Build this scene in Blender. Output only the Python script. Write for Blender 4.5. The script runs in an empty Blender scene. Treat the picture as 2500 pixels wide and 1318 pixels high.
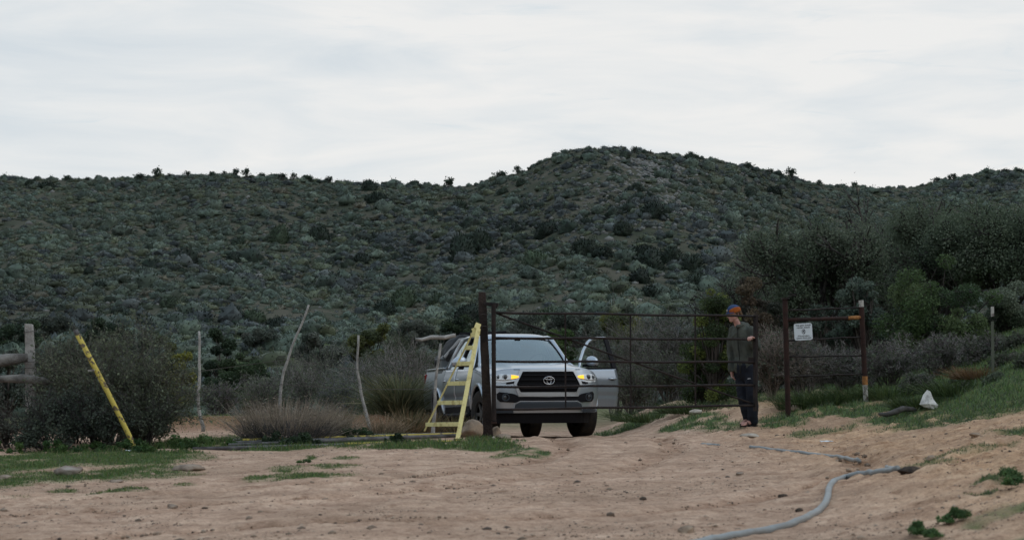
import bpy, bmesh, math, random
import numpy as np
from mathutils import Vector, Matrix

# ------------------------------------------------------------------ camera, sky, sun, exposure
SC = bpy.context.scene
COL = SC.collection
FPX, CX, HZ, CAMZ = 4500.0, 1250.0, 880.0, 1.04       # focal length / centre / horizon, in photo pixels
PITCH = math.atan((HZ - 659.0) / FPX)
cam_d = bpy.data.cameras.new('camera')
cam_d.sensor_width = 36.0
cam_d.lens = 36.0 * FPX / 2500.0
cam_d.clip_start = 0.1
cam_d.clip_end = 6000
cam_d.dof.use_dof = True
cam_d.dof.focus_distance = 46.0
cam_d.dof.aperture_fstop = 4.5
cam = bpy.data.objects.new('camera', cam_d)
COL.objects.link(cam)
cam.location = (0, 0, CAMZ)
cam.rotation_euler = (math.pi / 2 + PITCH, 0, 0)
SC.camera = cam

SUN_EL, SUN_AZ = math.radians(46), math.radians(108)    # azimuth from +Y towards +X
W = bpy.data.worlds.new('World')
SC.world = W
W.use_nodes = True
nt = W.node_tree
nt.nodes.clear()
def N(tree, t, **kw):
    n = tree.nodes.new(t)
    for k, v in kw.items():
        setattr(n, k, v)
    return n
out = N(nt, 'ShaderNodeOutputWorld')
bg = N(nt, 'ShaderNodeBackground')
bg.inputs['Strength'].default_value = 0.1
sky = N(nt, 'ShaderNodeTexSky', sky_type='NISHITA')
sky.sun_disc = False
sky.sun_elevation = SUN_EL
sky.sun_rotation = SUN_AZ
tc = N(nt, 'ShaderNodeTexCoord')
mp = N(nt, 'ShaderNodeMapping')
mp.inputs['Scale'].default_value = (7.0, 7.0, 40.0)
mp.inputs['Rotation'].default_value = (0, math.radians(5), 0)
nz = N(nt, 'ShaderNodeTexNoise')
nz.inputs['Scale'].default_value = 1.0
nz.inputs['Detail'].default_value = 7
nz.inputs['Roughness'].default_value = 0.55
nz.inputs['Distortion'].default_value = 0.5
cr = N(nt, 'ShaderNodeValToRGB')
e = cr.color_ramp.elements
e[0].position = 0.28; e[0].color = (6.8, 7.35, 7.75, 1)
e[1].position = 0.64; e[1].color = (8.8, 8.75, 8.6, 1)
m1 = e = cr.color_ramp.elements.new(0.46); e.color = (7.75, 8.05, 8.2, 1)
# the cloud is thinner and bluer towards the left
sx = N(nt, 'ShaderNodeSeparateXYZ')
mr = N(nt, 'ShaderNodeMapRange')
mr.inputs['From Min'].default_value = -0.32; mr.inputs['From Max'].default_value = 0.12
mr.inputs['To Min'].default_value = -0.10; mr.inputs['To Max'].default_value = 0.075
ad = N(nt, 'ShaderNodeMath', operation='ADD')
mx = N(nt, 'ShaderNodeMix', data_type='RGBA')
mx.inputs['Factor'].default_value = 0.95
L = nt.links.new
L(tc.outputs['Generated'], mp.inputs['Vector']); L(mp.outputs['Vector'], nz.inputs['Vector'])
L(tc.outputs['Generated'], sx.inputs['Vector']); L(sx.outputs['X'], mr.inputs['Value'])
L(nz.outputs['Fac'], ad.inputs[0]); L(mr.outputs['Result'], ad.inputs[1])
L(ad.outputs[0], cr.inputs['Fac'])
zr = N(nt, 'ShaderNodeMapRange'); zr.inputs['From Min'].default_value = .22; zr.inputs['From Max'].default_value = .75
zm = N(nt, 'ShaderNodeMix', data_type='RGBA'); zm.inputs['B'].default_value = (6.0, 7.5, 9.0, 1)     # thinner cloud overhead
L(sx.outputs['Z'], zr.inputs['Value']); L(zr.outputs['Result'], zm.inputs['Factor']); L(cr.outputs['Color'], zm.inputs['A'])
mp2 = N(nt, 'ShaderNodeMapping'); mp2.inputs['Scale'].default_value = (9, 9, 75); mp2.inputs['Rotation'].default_value = (0, math.radians(-9), 0); mp2.inputs['Location'].default_value = (3.1, 0, 1.3)
n2_ = N(nt, 'ShaderNodeTexNoise'); n2_.inputs['Scale'].default_value = 1.0; n2_.inputs['Detail'].default_value = 9; n2_.inputs['Roughness'].default_value = .62; n2_.inputs['Distortion'].default_value = 1.2
w2 = N(nt, 'ShaderNodeMapRange'); w2.inputs['From Min'].default_value = .60; w2.inputs['From Max'].default_value = .74; w2.inputs['To Max'].default_value = .6
wm = N(nt, 'ShaderNodeMix', data_type='RGBA'); wm.inputs['B'].default_value = (6.6, 7.4, 7.9, 1)
L(tc.outputs['Generated'], mp2.inputs['Vector']); L(mp2.outputs['Vector'], n2_.inputs['Vector']); L(n2_.outputs['Fac'], w2.inputs['Value']); L(w2.outputs['Result'], wm.inputs['Factor']); L(zm.outputs['Result'], wm.inputs['A'])
L(sky.outputs['Color'], mx.inputs['A']); L(wm.outputs['Result'], mx.inputs['B'])
L(mx.outputs['Result'], bg.inputs['Color']); L(bg.outputs['Background'], out.inputs['Surface'])

sd = bpy.data.lights.new('sun', 'SUN')
sd.energy = 0.6
sd.angle = math.radians(50)
sd.color = (1.0, 0.95, 0.88)
sun = bpy.data.objects.new('sun', sd)
COL.objects.link(sun)
sv = Vector((math.sin(SUN_AZ) * math.cos(SUN_EL), math.cos(SUN_AZ) * math.cos(SUN_EL), math.sin(SUN_EL)))
sun.rotation_euler = sv.to_track_quat('Z', 'Y').to_euler()
sun.location = sv * 200

SC.view_settings.view_transform = 'Standard'
SC.view_settings.look = 'None'
SC.view_settings.exposure = 0.0
SC.view_settings.gamma = 1.0
SC.view_settings.use_curve_mapping = False

# ------------------------------------------------------------------ helpers
def tag(o, label=None, cat=None, group=None, kind=None):
    if label: o['label'] = label
    if cat: o['category'] = cat
    if group: o['group'] = group
    if kind: o['kind'] = kind
    return o

def link(name, me, mat=None, parent=None):
    o = bpy.data.objects.new(name, me)
    COL.objects.link(o)
    if mat is not None and me is not None:
        me.materials.clear()
        me.materials.append(mat)
    if parent is not None:
        o.parent = parent
    return o

def empty(name, loc=(0, 0, 0), rz=0.0, label=None, cat=None, group=None):
    o = bpy.data.objects.new(name, None)
    COL.objects.link(o)
    o.location = loc
    o.rotation_euler = (0, 0, rz)
    return tag(o, label, cat, group)

def npmesh(name, V, F, col=None, smooth=False):
    """V (n,3); F (m,k) uniform polygons; col optional (m,3) face colours"""
    V = np.ascontiguousarray(V, dtype=np.float32); F = np.ascontiguousarray(F, dtype=np.int32)
    me = bpy.data.meshes.new(name)
    k = F.shape[1]
    me.vertices.add(len(V)); me.vertices.foreach_set('co', V.ravel())
    me.loops.add(F.size); me.loops.foreach_set('vertex_index', F.ravel())
    me.polygons.add(len(F))
    me.polygons.foreach_set('loop_start', np.arange(0, F.size, k, dtype=np.int32))
    me.polygons.foreach_set('loop_total', np.full(len(F), k, dtype=np.int32))
    if smooth: me.polygons.foreach_set('use_smooth', np.ones(len(F), dtype=bool))
    me.update(calc_edges=True)
    if col is not None:
        a = me.attributes.new('tint', 'FLOAT_COLOR', 'FACE')
        c = np.ones((len(F), 4), dtype=np.float32); c[:, :3] = col
        a.data.foreach_set('color', c.ravel())
    return me

def P(px, py, Y):
    """world point on the photo ray (px,py) at world depth Y"""
    a = (px - CX) / FPX; b = -(py - 659.0) / FPX
    cp, sp = math.cos(PITCH), math.sin(PITCH)
    d = Vector((a, cp - b * sp, sp + b * cp))
    return Vector((0, 0, CAMZ)) + d * (Y / d.y)

def _h(ix, iy, s):
    n = (ix * 374761393 + iy * 668265263 + s * 2147483647 + 12345) & 0xFFFFFFFF
    n = ((n ^ (n >> 13)) * 1274126177) & 0xFFFFFFFF
    n = n ^ (n >> 16)
    return (n & 0xFFFF) / 65535.0
def vn(x, y, s=0):
    x = np.asarray(x, float); y = np.asarray(y, float)
    ix = np.floor(x).astype(np.int64); iy = np.floor(y).astype(np.int64)
    fx = x - ix; fy = y - iy
    fx = fx * fx * (3 - 2 * fx); fy = fy * fy * (3 - 2 * fy)
    a = _h(ix, iy, s); b = _h(ix + 1, iy, s); c = _h(ix, iy + 1, s); d = _h(ix + 1, iy + 1, s)
    return (a * (1 - fx) + b * fx) * (1 - fy) + (c * (1 - fx) + d * fx) * fy
def fbm(x, y, s=0, o=4):
    t = 0; a = .5; tot = 0
    for i in range(o):
        t = t + a * vn(x * 2 ** i, y * 2 ** i, s + i * 17); tot += a; a *= .5
    return t / tot
def sm(a, b, t):
    u = np.clip((np.asarray(t, float) - a) / (b - a), 0, 1)
    return u * u * (3 - 2 * u)
def softp(d, k=6.0):
    return np.logaddexp(0, k * np.asarray(d, float)) / k

# ---- materials
def mat(name, col, rough=.6, metal=0.0, var=0.0, scale=8.0, col2=None, bump=0.0, bscale=None, spec=.18, coat=0.0, stops=(.35, .65), emit=None, detail=6):
    m = bpy.data.materials.new(name); m.use_nodes = True
    t = m.node_tree; b = t.nodes['Principled BSDF']
    b.inputs['Roughness'].default_value = rough; b.inputs['Metallic'].default_value = metal
    b.inputs['Specular IOR Level'].default_value = spec
    b.inputs['Coat Weight'].default_value = coat; b.inputs['Coat Roughness'].default_value = .08
    b.inputs['Base Color'].default_value = (*col, 1)
    if emit:
        b.inputs['Emission Color'].default_value = (*emit[0], 1); b.inputs['Emission Strength'].default_value = emit[1]
    if var or col2 or bump:
        tc = N(t, 'ShaderNodeTexCoord')
        n = N(t, 'ShaderNodeTexNoise'); n.inputs['Scale'].default_value = scale; n.inputs['Detail'].default_value = detail
        t.links.new(tc.outputs['Object'], n.inputs['Vector'])
        if var or col2:
            r = N(t, 'ShaderNodeValToRGB'); el = r.color_ramp.elements
            c1 = col2 if col2 else tuple(c * (1 - var) for c in col)
            c0 = col if col2 else tuple(min(1, c * (1 + var)) for c in col)
            el[0].position = stops[0]; el[0].color = (*c1, 1); el[1].position = stops[1]; el[1].color = (*c0, 1)
            t.links.new(n.outputs['Fac'], r.inputs['Fac']); t.links.new(r.outputs['Color'], b.inputs['Base Color'])
        if bump:
            n2 = n
            if bscale:
                n2 = N(t, 'ShaderNodeTexNoise'); n2.inputs['Scale'].default_value = bscale; n2.inputs['Detail'].default_value = 6
                t.links.new(tc.outputs['Object'], n2.inputs['Vector'])
            bp = N(t, 'ShaderNodeBump'); bp.inputs['Strength'].default_value = bump; bp.inputs['Distance'].default_value = .02
            t.links.new(n2.outputs['Fac'], bp.inputs['Height']); t.links.new(bp.outputs['Normal'], b.inputs['Normal'])
    return m

def leafmat(name, gain=1.0, trans=.25):
    m = bpy.data.materials.new(name); m.use_nodes = True
    t = m.node_tree; b = t.nodes['Principled BSDF']; o = t.nodes['Material Output']
    at = N(t, 'ShaderNodeAttribute'); at.attribute_name = 'tint'
    oi = N(t, 'ShaderNodeObjectInfo')
    hs = N(t, 'ShaderNodeHueSaturation')
    mr = N(t, 'ShaderNodeMapRange'); mr.inputs['To Min'].default_value = .8 * gain; mr.inputs['To Max'].default_value = 1.2 * gain
    t.links.new(oi.outputs['Random'], mr.inputs['Value']); t.links.new(mr.outputs['Result'], hs.inputs['Value'])
    t.links.new(at.outputs['Color'], hs.inputs['Color']); t.links.new(hs.outputs['Color'], b.inputs['Base Color'])
    b.inputs['Roughness'].default_value = .65; b.inputs['Specular IOR Level'].default_value = .25
    if trans:
        tr = N(t, 'ShaderNodeBsdfTranslucent'); mxs = N(t, 'ShaderNodeMixShader'); mxs.inputs['Fac'].default_value = trans
        t.links.new(hs.outputs['Color'], tr.inputs['Color'])
        t.links.new(b.outputs['BSDF'], mxs.inputs[1]); t.links.new(tr.outputs['BSDF'], mxs.inputs[2])
        t.links.new(mxs.outputs['Shader'], o.inputs['Surface'])
    return m

# ---- small mesh builder
class MB:
    def __init__(s): s.v = []; s.f = []
    def add(s, vs, fs):
        n = len(s.v); s.v += [tuple(v) for v in vs]; s.f += [tuple(i + n for i in f) for f in fs]; return s
    def box(s, c, size, rot=None):
        x, y, z = [q / 2 for q in size]
        vs = [Vector((sx * x, sy * y, sz * z)) for sx in (-1, 1) for sy in (-1, 1) for sz in (-1, 1)]
        if rot is not None: vs = [rot @ v for v in vs]
        c = Vector(c)
        return s.add([v + c for v in vs], [(0, 1, 3, 2), (4, 6, 7, 5), (0, 4, 5, 1), (2, 3, 7, 6), (0, 2, 6, 4), (1, 5, 7, 3)])
    def bar(s, a, b, w, h=None, up=(0, 0, 1)):
        """box beam from a to b; w across, h along 'up'"""
        a = Vector(a); b = Vector(b); h = h or w; d = (b - a).normalized(); u = Vector(up)
        sd = d.cross(u)
        if sd.length < 1e-4: sd = d.cross(Vector((1, 0, 0)))
        sd.normalize(); u = sd.cross(d).normalized()
        vs = [p + sd * (i * w / 2) + u * (j * h / 2) for p in (a, b) for i in (-1, 1) for j in (-1, 1)]
        return s.add(vs, [(0, 1, 3, 2), (4, 6, 7, 5), (0, 4, 5, 1), (2, 3, 7, 6), (0, 2, 6, 4), (1, 5, 7, 3)])
    def tube(s, pts, rad, n=10, cap=True):
        pts = [Vector(p) for p in pts]
        if not hasattr(rad, '__len__'): rad = [rad] * len(pts)
        rings = []; prev = None
        for i, p in enumerate(pts):
            t = (pts[min(i + 1, len(pts) - 1)] - pts[max(i - 1, 0)]).normalized()
            if prev is None:
                u = t.orthogonal().normalized()
            else:
                u = (prev - t * prev.dot(t)).normalized()
            prev = u; w = t.cross(u)
            rings.append([p + (u * math.cos(2 * math.pi * k / n) + w * math.sin(2 * math.pi * k / n)) * rad[i] for k in range(n)])
        vs = [v for r in rings for v in r]; fs = []
        for i in range(len(pts) - 1):
            for k in range(n):
                a = i * n + k; b = i * n + (k + 1) % n
                fs.append((a, b, b + n, a + n))
        if cap:
            fs.append(tuple(range(n - 1, -1, -1))); fs.append(tuple((len(pts) - 1) * n + k for k in range(n)))
        return s.add(vs, fs)
    def ball(s, c, r, n=12, m=8, rot=None):
        c = Vector(c); r = r if hasattr(r, '__len__') else (r, r, r)
        vs = []; fs = []
        for i in range(m + 1):
            th = math.pi * i / m
            for k in range(n):
                ph = 2 * math.pi * k / n
                v = Vector((r[0] * math.sin(th) * math.cos(ph), r[1] * math.sin(th) * math.sin(ph), r[2] * math.cos(th)))
                if rot is not None: v = rot @ v
                vs.append(v + c)
        for i in range(m):
            for k in range(n):
                fs.append((i * n + k, (i + 1) * n + k, (i + 1) * n + (k + 1) % n, i * n + (k + 1) % n))
        return s.add(vs, fs)
    def grid(s, fn, nu, nv):
        vs = [fn(i / nu, j / nv) for i in range(nu + 1) for j in range(nv + 1)]
        fs = [(i * (nv + 1) + j, (i + 1) * (nv + 1) + j, (i + 1) * (nv + 1) + j + 1, i * (nv + 1) + j + 1) for i in range(nu) for j in range(nv)]
        return s.add(vs, fs)
    def mesh(s, name, smooth=False, weld=False):
        me = bpy.data.meshes.new(name); me.from_pydata(s.v, [], s.f); me.update()
        bm = bmesh.new(); bm.from_mesh(me)
        if weld: bmesh.ops.remove_doubles(bm, verts=bm.verts, dist=1e-4)
        bmesh.ops.recalc_face_normals(bm, faces=bm.faces)
        bm.to_mesh(me); bm.free()
        if smooth: me.polygons.foreach_set('use_smooth', [True] * len(me.polygons))
        return me
    def build(s, name, m=None, parent=None, smooth=False, bevel=0.0, solid=0.0, auto=False):
        me = s.mesh(name, smooth or auto)
        o = link(name, me, m, parent)
        if solid:
            md = o.modifiers.new('thick', 'SOLIDIFY'); md.thickness = solid; md.offset = 0
        if bevel:
            md = o.modifiers.new('bevel', 'BEVEL'); md.width = bevel; md.segments = 2; md.limit_method = 'ANGLE'
        return o

def fuse(name, mb, voxel, m=None, parent=None, smooth_it=4, noise=0.0, nscale=6.0, nseed=0):
    """union of closed pieces as one continuous surface"""
    o = bpy.data.objects.new(name, mb.mesh(name)); COL.objects.link(o)
    r = o.modifiers.new('r', 'REMESH'); r.mode = 'VOXEL'; r.voxel_size = voxel; r.use_smooth_shade = True
    if smooth_it:
        q = o.modifiers.new('s', 'SMOOTH'); q.iterations = smooth_it; q.factor = .5
    dg = bpy.context.evaluated_depsgraph_get(); dg.update()
    me = bpy.data.meshes.new_from_object(o.evaluated_get(dg))
    old = o.data
    o.modifiers.clear(); o.data = me; bpy.data.meshes.remove(old); me.name = name
    if noise:
        n = len(me.vertices); co = np.empty(n * 3, np.float32); me.vertices.foreach_get('co', co); co = co.reshape(-1, 3)
        no = np.empty(n * 3, np.float32); me.vertices.foreach_get('normal', no); no = no.reshape(-1, 3)
        d = fbm(co[:, 0] * nscale + co[:, 1] * nscale * .7, co[:, 2] * nscale + co[:, 1] * nscale * .6, nseed, 4) - .5
        co = co + no * (d * noise * 2)[:, None]
        me.vertices.foreach_set('co', co.astype(np.float32).ravel()); me.update()
    me.polygons.foreach_set('use_smooth', [True] * len(me.polygons))
    me.materials.clear()
    if m: me.materials.append(m)
    if parent: o.parent = parent
    return o

# ------------------------------------------------------------------ ground
RUTS = [([-7, -4, -1, 1.0, 1.9, 2.0, 1.6], [12.6, 12.9, 14.4, 17.5, 21.5, 25, 30]),
        ([-7, -4, -1, 0.2, 0.7, 0.6, 0.2], [14.0, 14.4, 16.2, 19.0, 22.5, 25.5, 30]),
        ([-7, -3, 1, 3.0, 3.6], [10.9, 11.3, 12.6, 15.5, 20])]
_rp = []
for xs, ys in RUTS:
    t = np.linspace(0, 1, len(xs)); tt = np.linspace(0, 1, 160)
    _rp.append((np.interp(tt, t, xs), np.interp(tt, t, ys)))
def macro(X, Y):
    X = np.asarray(X, float); Y = np.asarray(Y, float)
    drop = -.20 * sm(24.6, 29.3, Y) - .16 * sm(29.3, 34.5, Y) - .18 * sm(35, 42, Y)
    lf = sm(-.6, -2.2, X); rf = sm(1.5, 3.2, X) * sm(45, 36, Y)
    z = drop * (1 - .6 * lf * sm(50, 40, Y)) * (1 - rf)
    z = z - .06 * sm(-1, -3.5, X) * sm(40, 30, Y)
    Xb = np.interp(Y, [0, 12, 15, 19, 22, 25, 27, 30, 36, 60], [1.8, 1.9, 2.2, 3.2, 4.1, 3.8, 3.2, 2.0, 1.9, 1.9])
    bank = .8 * np.tanh(.19 * (1 + .5 * sm(25, 20, Y)) * softp(X - Xb)) * sm(110, 60, Y) * sm(3, 9, Y)
    steep = 1.25 * np.tanh(.36 * softp(X - 5.9 - .12 * np.clip(Y - 25, 0, 20), 4)) * sm(21.5, 26.5, Y) * sm(70, 45, Y)
    z = z + bank + steep
    # red earth berm on the left beyond the fence
    z = z + .22 * np.exp(-((Y - 33.5) / 1.4) ** 2) * sm(-1.6, -2.4, X) * sm(-9, -6, X)
    z = z + 3.05 * sm(56, 97, Y) + 26 * sm(30, 150, np.maximum(-Y, np.abs(X) - 6))      # last term: unseen slopes added behind and beside the viewer, darkening truck reflections
    return z
def H(X, Y, fine=True):
    X = np.asarray(X, float); Y = np.asarray(Y, float)
    z = macro(X, Y)
    near = sm(60, 40, Y)
    z = z + near * (.06 * (fbm(X * .8, Y * .5, 3, 3) - .5))
    if fine:
        rough = .5 + sm(1.5, 3.5, X - .0 * Y)
        z = z + near * rough * (.055 * (fbm(X * 2.6, Y * 1.7, 7, 4) - .5) + .05 * (fbm(X * 8, Y * 6, 9, 3) - .5) + .035 * (np.abs(fbm(X * 14, Y * 11, 13, 2) - .5)))
    return z
def H1(x, y): return float(H(np.array([x]), np.array([y]))[0])
def G(px, py, y0=7.0, y1=75.0):
    """point of the ground seen at photo pixel (px,py)"""
    Y = np.linspace(y0, y1, 2600)
    q = P(px, py, 10.0); s = Y / 10.0
    X = q.x * s; Z = CAMZ + (q.z - CAMZ) * s
    d = Z - H(X, Y)
    k = np.where(d <= 0)[0]
    i = k[0] if len(k) else len(Y) - 1
    return Vector((X[i], Y[i], H1(X[i], Y[i])))
def onG(px, Y):
    x = (px - CX) / FPX * Y
    return Vector((x, Y, H1(x, Y)))

# grass cover: ellipses (photo px centre, half sizes) -> world patches
PATCH = []
def patch(px, py, hw, hh, d=1.0):
    c = G(px, py); a = G(px, py - hh); b = G(px, py + hh)
    PATCH.append((c.x, c.y, hw / FPX * c.y, max(.12, (a.y - b.y) / 2), d))
for a in [(60, 1125, 220, 24, 1.2), (260, 1118, 230, 22, 1.2), (120, 1165, 200, 16, .8), (330, 1150, 150, 16, .9), (420, 1120, 70, 12, .8), (30, 1180, 120, 12, .6),
          (500, 1078, 90, 8, 1.1), (440, 1088, 90, 8, 1.2), (560, 1088, 120, 8, .9), (620, 1070, 120, 6, .8), (900, 1070, 150, 6, .8), (700, 1092, 130, 7, .9), (1010, 1088, 130, 9, 1.0), (1180, 1090, 90, 16, 1.25), (1270, 1104, 60, 10, .8), (850, 1080, 130, 8, .6),
          (800, 1140, 75, 6, .75), (740, 1158, 140, 9, .8), (700, 1150, 60, 4, .6), (740, 1122, 16, 7, 1.0), (300, 1196, 38, 6, .9), (230, 1206, 25, 4, .6), (350, 1202, 25, 4, .6), (450, 1180, 40, 4, .5), (160, 1197, 30, 4, .6), (840, 1117, 40, 4, .6), (60, 1210, 50, 4, .4),
          (1560, 1032, 130, 14, 1.1), (1700, 1030, 90, 16, 1.1), (1760, 1046, 70, 9, .7), (1890, 1030, 70, 14, 1.1), (2000, 1000, 130, 12, 1.3), (2130, 992, 90, 10, 1.3),
          (2230, 1016, 130, 16, .95), (2330, 1022, 150, 12, .8), (2440, 1000, 120, 14, 1.0), (2120, 1030, 60, 10, .6), (2030, 1050, 70, 12, .45), (1980, 1062, 40, 8, .5),
          (2440, 1085, 70, 7, .5), (2380, 1105, 90, 5, .45), (2300, 1130, 60, 4, .45), (2320, 1105, 30, 6, .5), (2480, 1050, 50, 8, .6), (2420, 1205, 40, 6, .5), (2470, 1160, 50, 9, .6), (2450, 1240, 60, 10, .6), (2370, 1262, 60, 8, .5), (2480, 1300, 60, 16, .8), (2330, 1270, 26, 10, .7)]:
    patch(*a)
def grassmask(X, Y):
    X = np.asarray(X, float); Y = np.asarray(Y, float)
    wx = X + .5 * (fbm(X * 1.1, Y * .8, 31, 3) - .5); wy = Y + 1.2 * (fbm(X * .9, Y * .7, 37, 3) - .5)
    g = np.zeros_like(X)
    for cx, cy, hw, hh, d in PATCH:
        r = ((wx - cx) / hw) ** 2 + ((wy - cy) / hh) ** 2
        g = np.maximum(g, d * np.clip(1.35 - r, 0, 1))
    n = fbm(X * 5, Y * 2.6, 41, 4)
    g = np.clip(g * (2.9 * n - .55), 0, 1.3)
    side = np.maximum(sm(-1.8, -3.2, X) * sm(30, 36, Y), sm(2.6, 4.0, X) * sm(29, 33, Y))
    g = np.maximum(g, side * (.3 + .6 * n))
    g = np.maximum(g, sm(38, 50, Y) * .6)
    g = np.maximum(g, sm(5.3, 6.1, X) * sm(22.0, 24.5, Y) * (.75 + .6 * n))
    return g

def axis(segs):
    o = []
    for a, b, st in segs:
        n = max(1, int(round((b - a) / st))); o += list(np.linspace(a, b, n, endpoint=False))
    return np.array(o + [segs[-1][1]])
gx = axis([(-240, -60, 18), (-60, -16, 2.2), (-16, -7, .3), (-7, -4.5, .06), (-4.5, 5, .028), (5, 8, .05), (8, 16, .3), (16, 60, 2.2), (60, 240, 18)])
gy = axis([(-240, -30, 15), (-30, 6, 1.5), (6, 9.5, .12), (9.5, 17, .04), (17, 27, .07), (27, 40, .16), (40, 60, .6), (60, 100, 1.2)])
GX, GY = np.meshgrid(gx, gy)
nx, ny = len(gx), len(gy)
GZ = H(GX, GY)
rut = np.zeros_like(GX)
sel = (GY > 8) & (GY < 31) & (np.abs(GX) < 8)
for rx, ry in _rp:
    d2 = np.full(sel.sum(), 9.0)
    for k in range(0, 160, 2):
        d2 = np.minimum(d2, (GX[sel] - rx[k]) ** 2 + (GY[sel] - ry[k]) ** 2)
    q = np.zeros_like(GX); q[sel] = np.exp(-d2 / .03) - .45 * np.exp(-(np.sqrt(d2) - .3) ** 2 / .012)
    rut += q
GZ = GZ - .040 * rut * (.5 + fbm(GX * 1.5, GY * 1.5, 19, 2))
GV = np.stack([GX, GY, GZ], -1).reshape(-1, 3)
ii = (np.arange(ny - 1)[:, None] * nx + np.arange(nx - 1)[None, :]).ravel()
GF = np.stack([ii, ii + 1, ii + 1 + nx, ii + nx], 1)
gme = npmesh('ground', GV, GF, smooth=True)
ga = gme.attributes.new('cover', 'FLOAT_COLOR', 'POINT')
gm = np.zeros((len(GV), 4), np.float32)
gm[:, 0] = np.clip(grassmask(GX, GY), 0, 1).ravel()
gm[:, 1] = (np.exp(-((GY - 33.2) / 2.0) ** 2) * sm(-1.4, -2.2, GX)).ravel()
_road = sm(-2.2, -1.0, GX) * sm(4.4, 3.0, GX)
gm[:, 2] = np.maximum(sm(31, 42, GY) * (1 - _road * sm(62, 46, GY)), sm(-15, -30, GY)).ravel()
gm[:, 3] = sm(1.0, 3.0, GX - .05 * GY).ravel()
ga.data.foreach_set('color', gm.ravel())
gt = gme.attributes.new('track', 'FLOAT', 'POINT')
gt.data.foreach_set('value', np.clip(rut, 0, 1).astype(np.float32).ravel())

def ground_material():
    m = bpy.data.materials.new('sandy_earth'); m.use_nodes = True
    t = m.node_tree; b = t.nodes['Principled BSDF']; l = t.links.new
    b.inputs['Roughness'].default_value = .92; b.inputs['Specular IOR Level'].default_value = .15
    tc = N(t, 'ShaderNodeTexCoord')
    def noise(s, d=6, r=.6):
        n = N(t, 'ShaderNodeTexNoise'); n.inputs['Scale'].default_value = s; n.inputs['Detail'].default_value = d; n.inputs['Roughness'].default_value = r
        l(tc.outputs['Object'], n.inputs['Vector']); return n
    def ramp(n, *st):
        r = N(t, 'ShaderNodeValToRGB'); el = r.color_ramp.elements
        el[0].position, el[0].color = st[0][0], (*st[0][1], 1); el[1].position, el[1].color = st[1][0], (*st[1][1], 1)
        for p, c in st[2:]:
            q = el.new(p); q.color = (*c, 1)
        l(n, r.inputs['Fac']); return r.outputs['Color']
    def mixc(f, a, c, mode='MIX'):
        x = N(t, 'ShaderNodeMix', data_type='RGBA'); x.blend_type = mode
        for s, v in (('Factor', f), ('A', a), ('B', c)):
            if isinstance(v, (float, int)): x.inputs[s].default_value = v
            elif isinstance(v, tuple): x.inputs[s].default_value = (*v, 1)
            else: l(v, x.inputs[s])
        return x.outputs['Result']
    at = N(t, 'ShaderNodeAttribute'); at.attribute_name = 'cover'
    sp = N(t, 'ShaderNodeSeparateColor'); l(at.outputs['Color'], sp.inputs['Color'])
    big = noise(.55, 5); mid = noise(3.0, 9, .72); fin = noise(38, 4, .7); vf = noise(120, 3, .7)
    d1 = ramp(mid.outputs['Fac'], (.30, (.38, .24, .165)), (.70, (.78, .58, .44)), (.5, (.62, .43, .315)))
    d2 = ramp(mid.outputs['Fac'], (.30, (.36, .21, .125)), (.70, (.77, .54, .36)), (.5, (.61, .395, .245)))
    c = mixc(at.outputs['Alpha'], d1, d2)
    c = mixc(ramp(big.outputs['Fac'], (.42, (0, 0, 0)), (.62, (.55, .55, .55))), c, (.42, .29, .205))
    c = mixc(.55, c, ramp(fin.outputs['Fac'], (.3, (.35, .33, .31)), (.65, (1.0, 1.0, 1.0))), 'MULTIPLY')
    c = mixc(.5, c, ramp(vf.outputs['Fac'], (.32, (.45, .43, .42)), (.6, (1.0, 1.0, 1.0))), 'MULTIPLY')
    cl_ = noise(9.0, 6, .75)
    c = mixc(.8, c, ramp(cl_.outputs['Fac'], (.34, (.50, .43, .38)), (.50, (1.0, 1.0, 1.0))), 'MULTIPLY')
    a2 = N(t, 'ShaderNodeAttribute'); a2.attribute_name = 'track'
    c = mixc(a2.outputs['Fac'], c, mixc(1.0, c, (.72, .66, .62), 'MULTIPLY'))
    stk = N(t, 'ShaderNodeTexNoise'); stk.inputs['Scale'].default_value = 1.0; stk.inputs['Detail'].default_value = 8; stk.inputs['Roughness'].default_value = .65
    mpp = N(t, 'ShaderNodeMapping'); mpp.inputs['Scale'].default_value = (.9, 2.6, 1); mpp.inputs['Rotation'].default_value = (0, 0, -.25)
    l(tc.outputs['Object'], mpp.inputs['Vector']); l(mpp.outputs['Vector'], stk.inputs['Vector'])
    c = mixc(.5, c, ramp(stk.outputs['Fac'], (.36, (.62, .56, .52)), (.60, (1.12, 1.1, 1.08))), 'MULTIPLY')
    c = mixc(sp.outputs['Green'], c, ramp(mid.outputs['Fac'], (.3, (.15, .055, .03)), (.7, (.30, .13, .075))))
    far = ramp(mid.outputs['Fac'], (.3, (.05, .045, .035)), (.7, (.12, .10, .075)))
    c = mixc(sp.outputs['Blue'], c, far)
    gr = ramp(fin.outputs['Fac'], (.3, (.04, .07, .022)), (.7, (.11, .155, .05)))
    mu = N(t, 'ShaderNodeMath', operation='MULTIPLY'); l(sp.outputs['Red'], mu.inputs[0])
    mu.inputs[1].default_value = 1.15; mu.use_clamp = True
    c = mixc(mu.outputs[0], c, gr)
    l(c, b.inputs['Base Color'])
    bp = N(t, 'ShaderNodeBump'); bp.inputs['Strength'].default_value = .7; bp.inputs['Distance'].default_value = .015
    bp2 = N(t, 'ShaderNodeBump'); bp2.inputs['Strength'].default_value = .9; bp2.inputs['Distance'].default_value = .012
    l(mid.outputs['Fac'], bp.inputs['Height']); l(fin.outputs['Fac'], bp2.inputs['Height']); l(bp.outputs['Normal'], bp2.inputs['Normal'])
    l(bp2.outputs['Normal'], b.inputs['Normal'])
    return m
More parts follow.
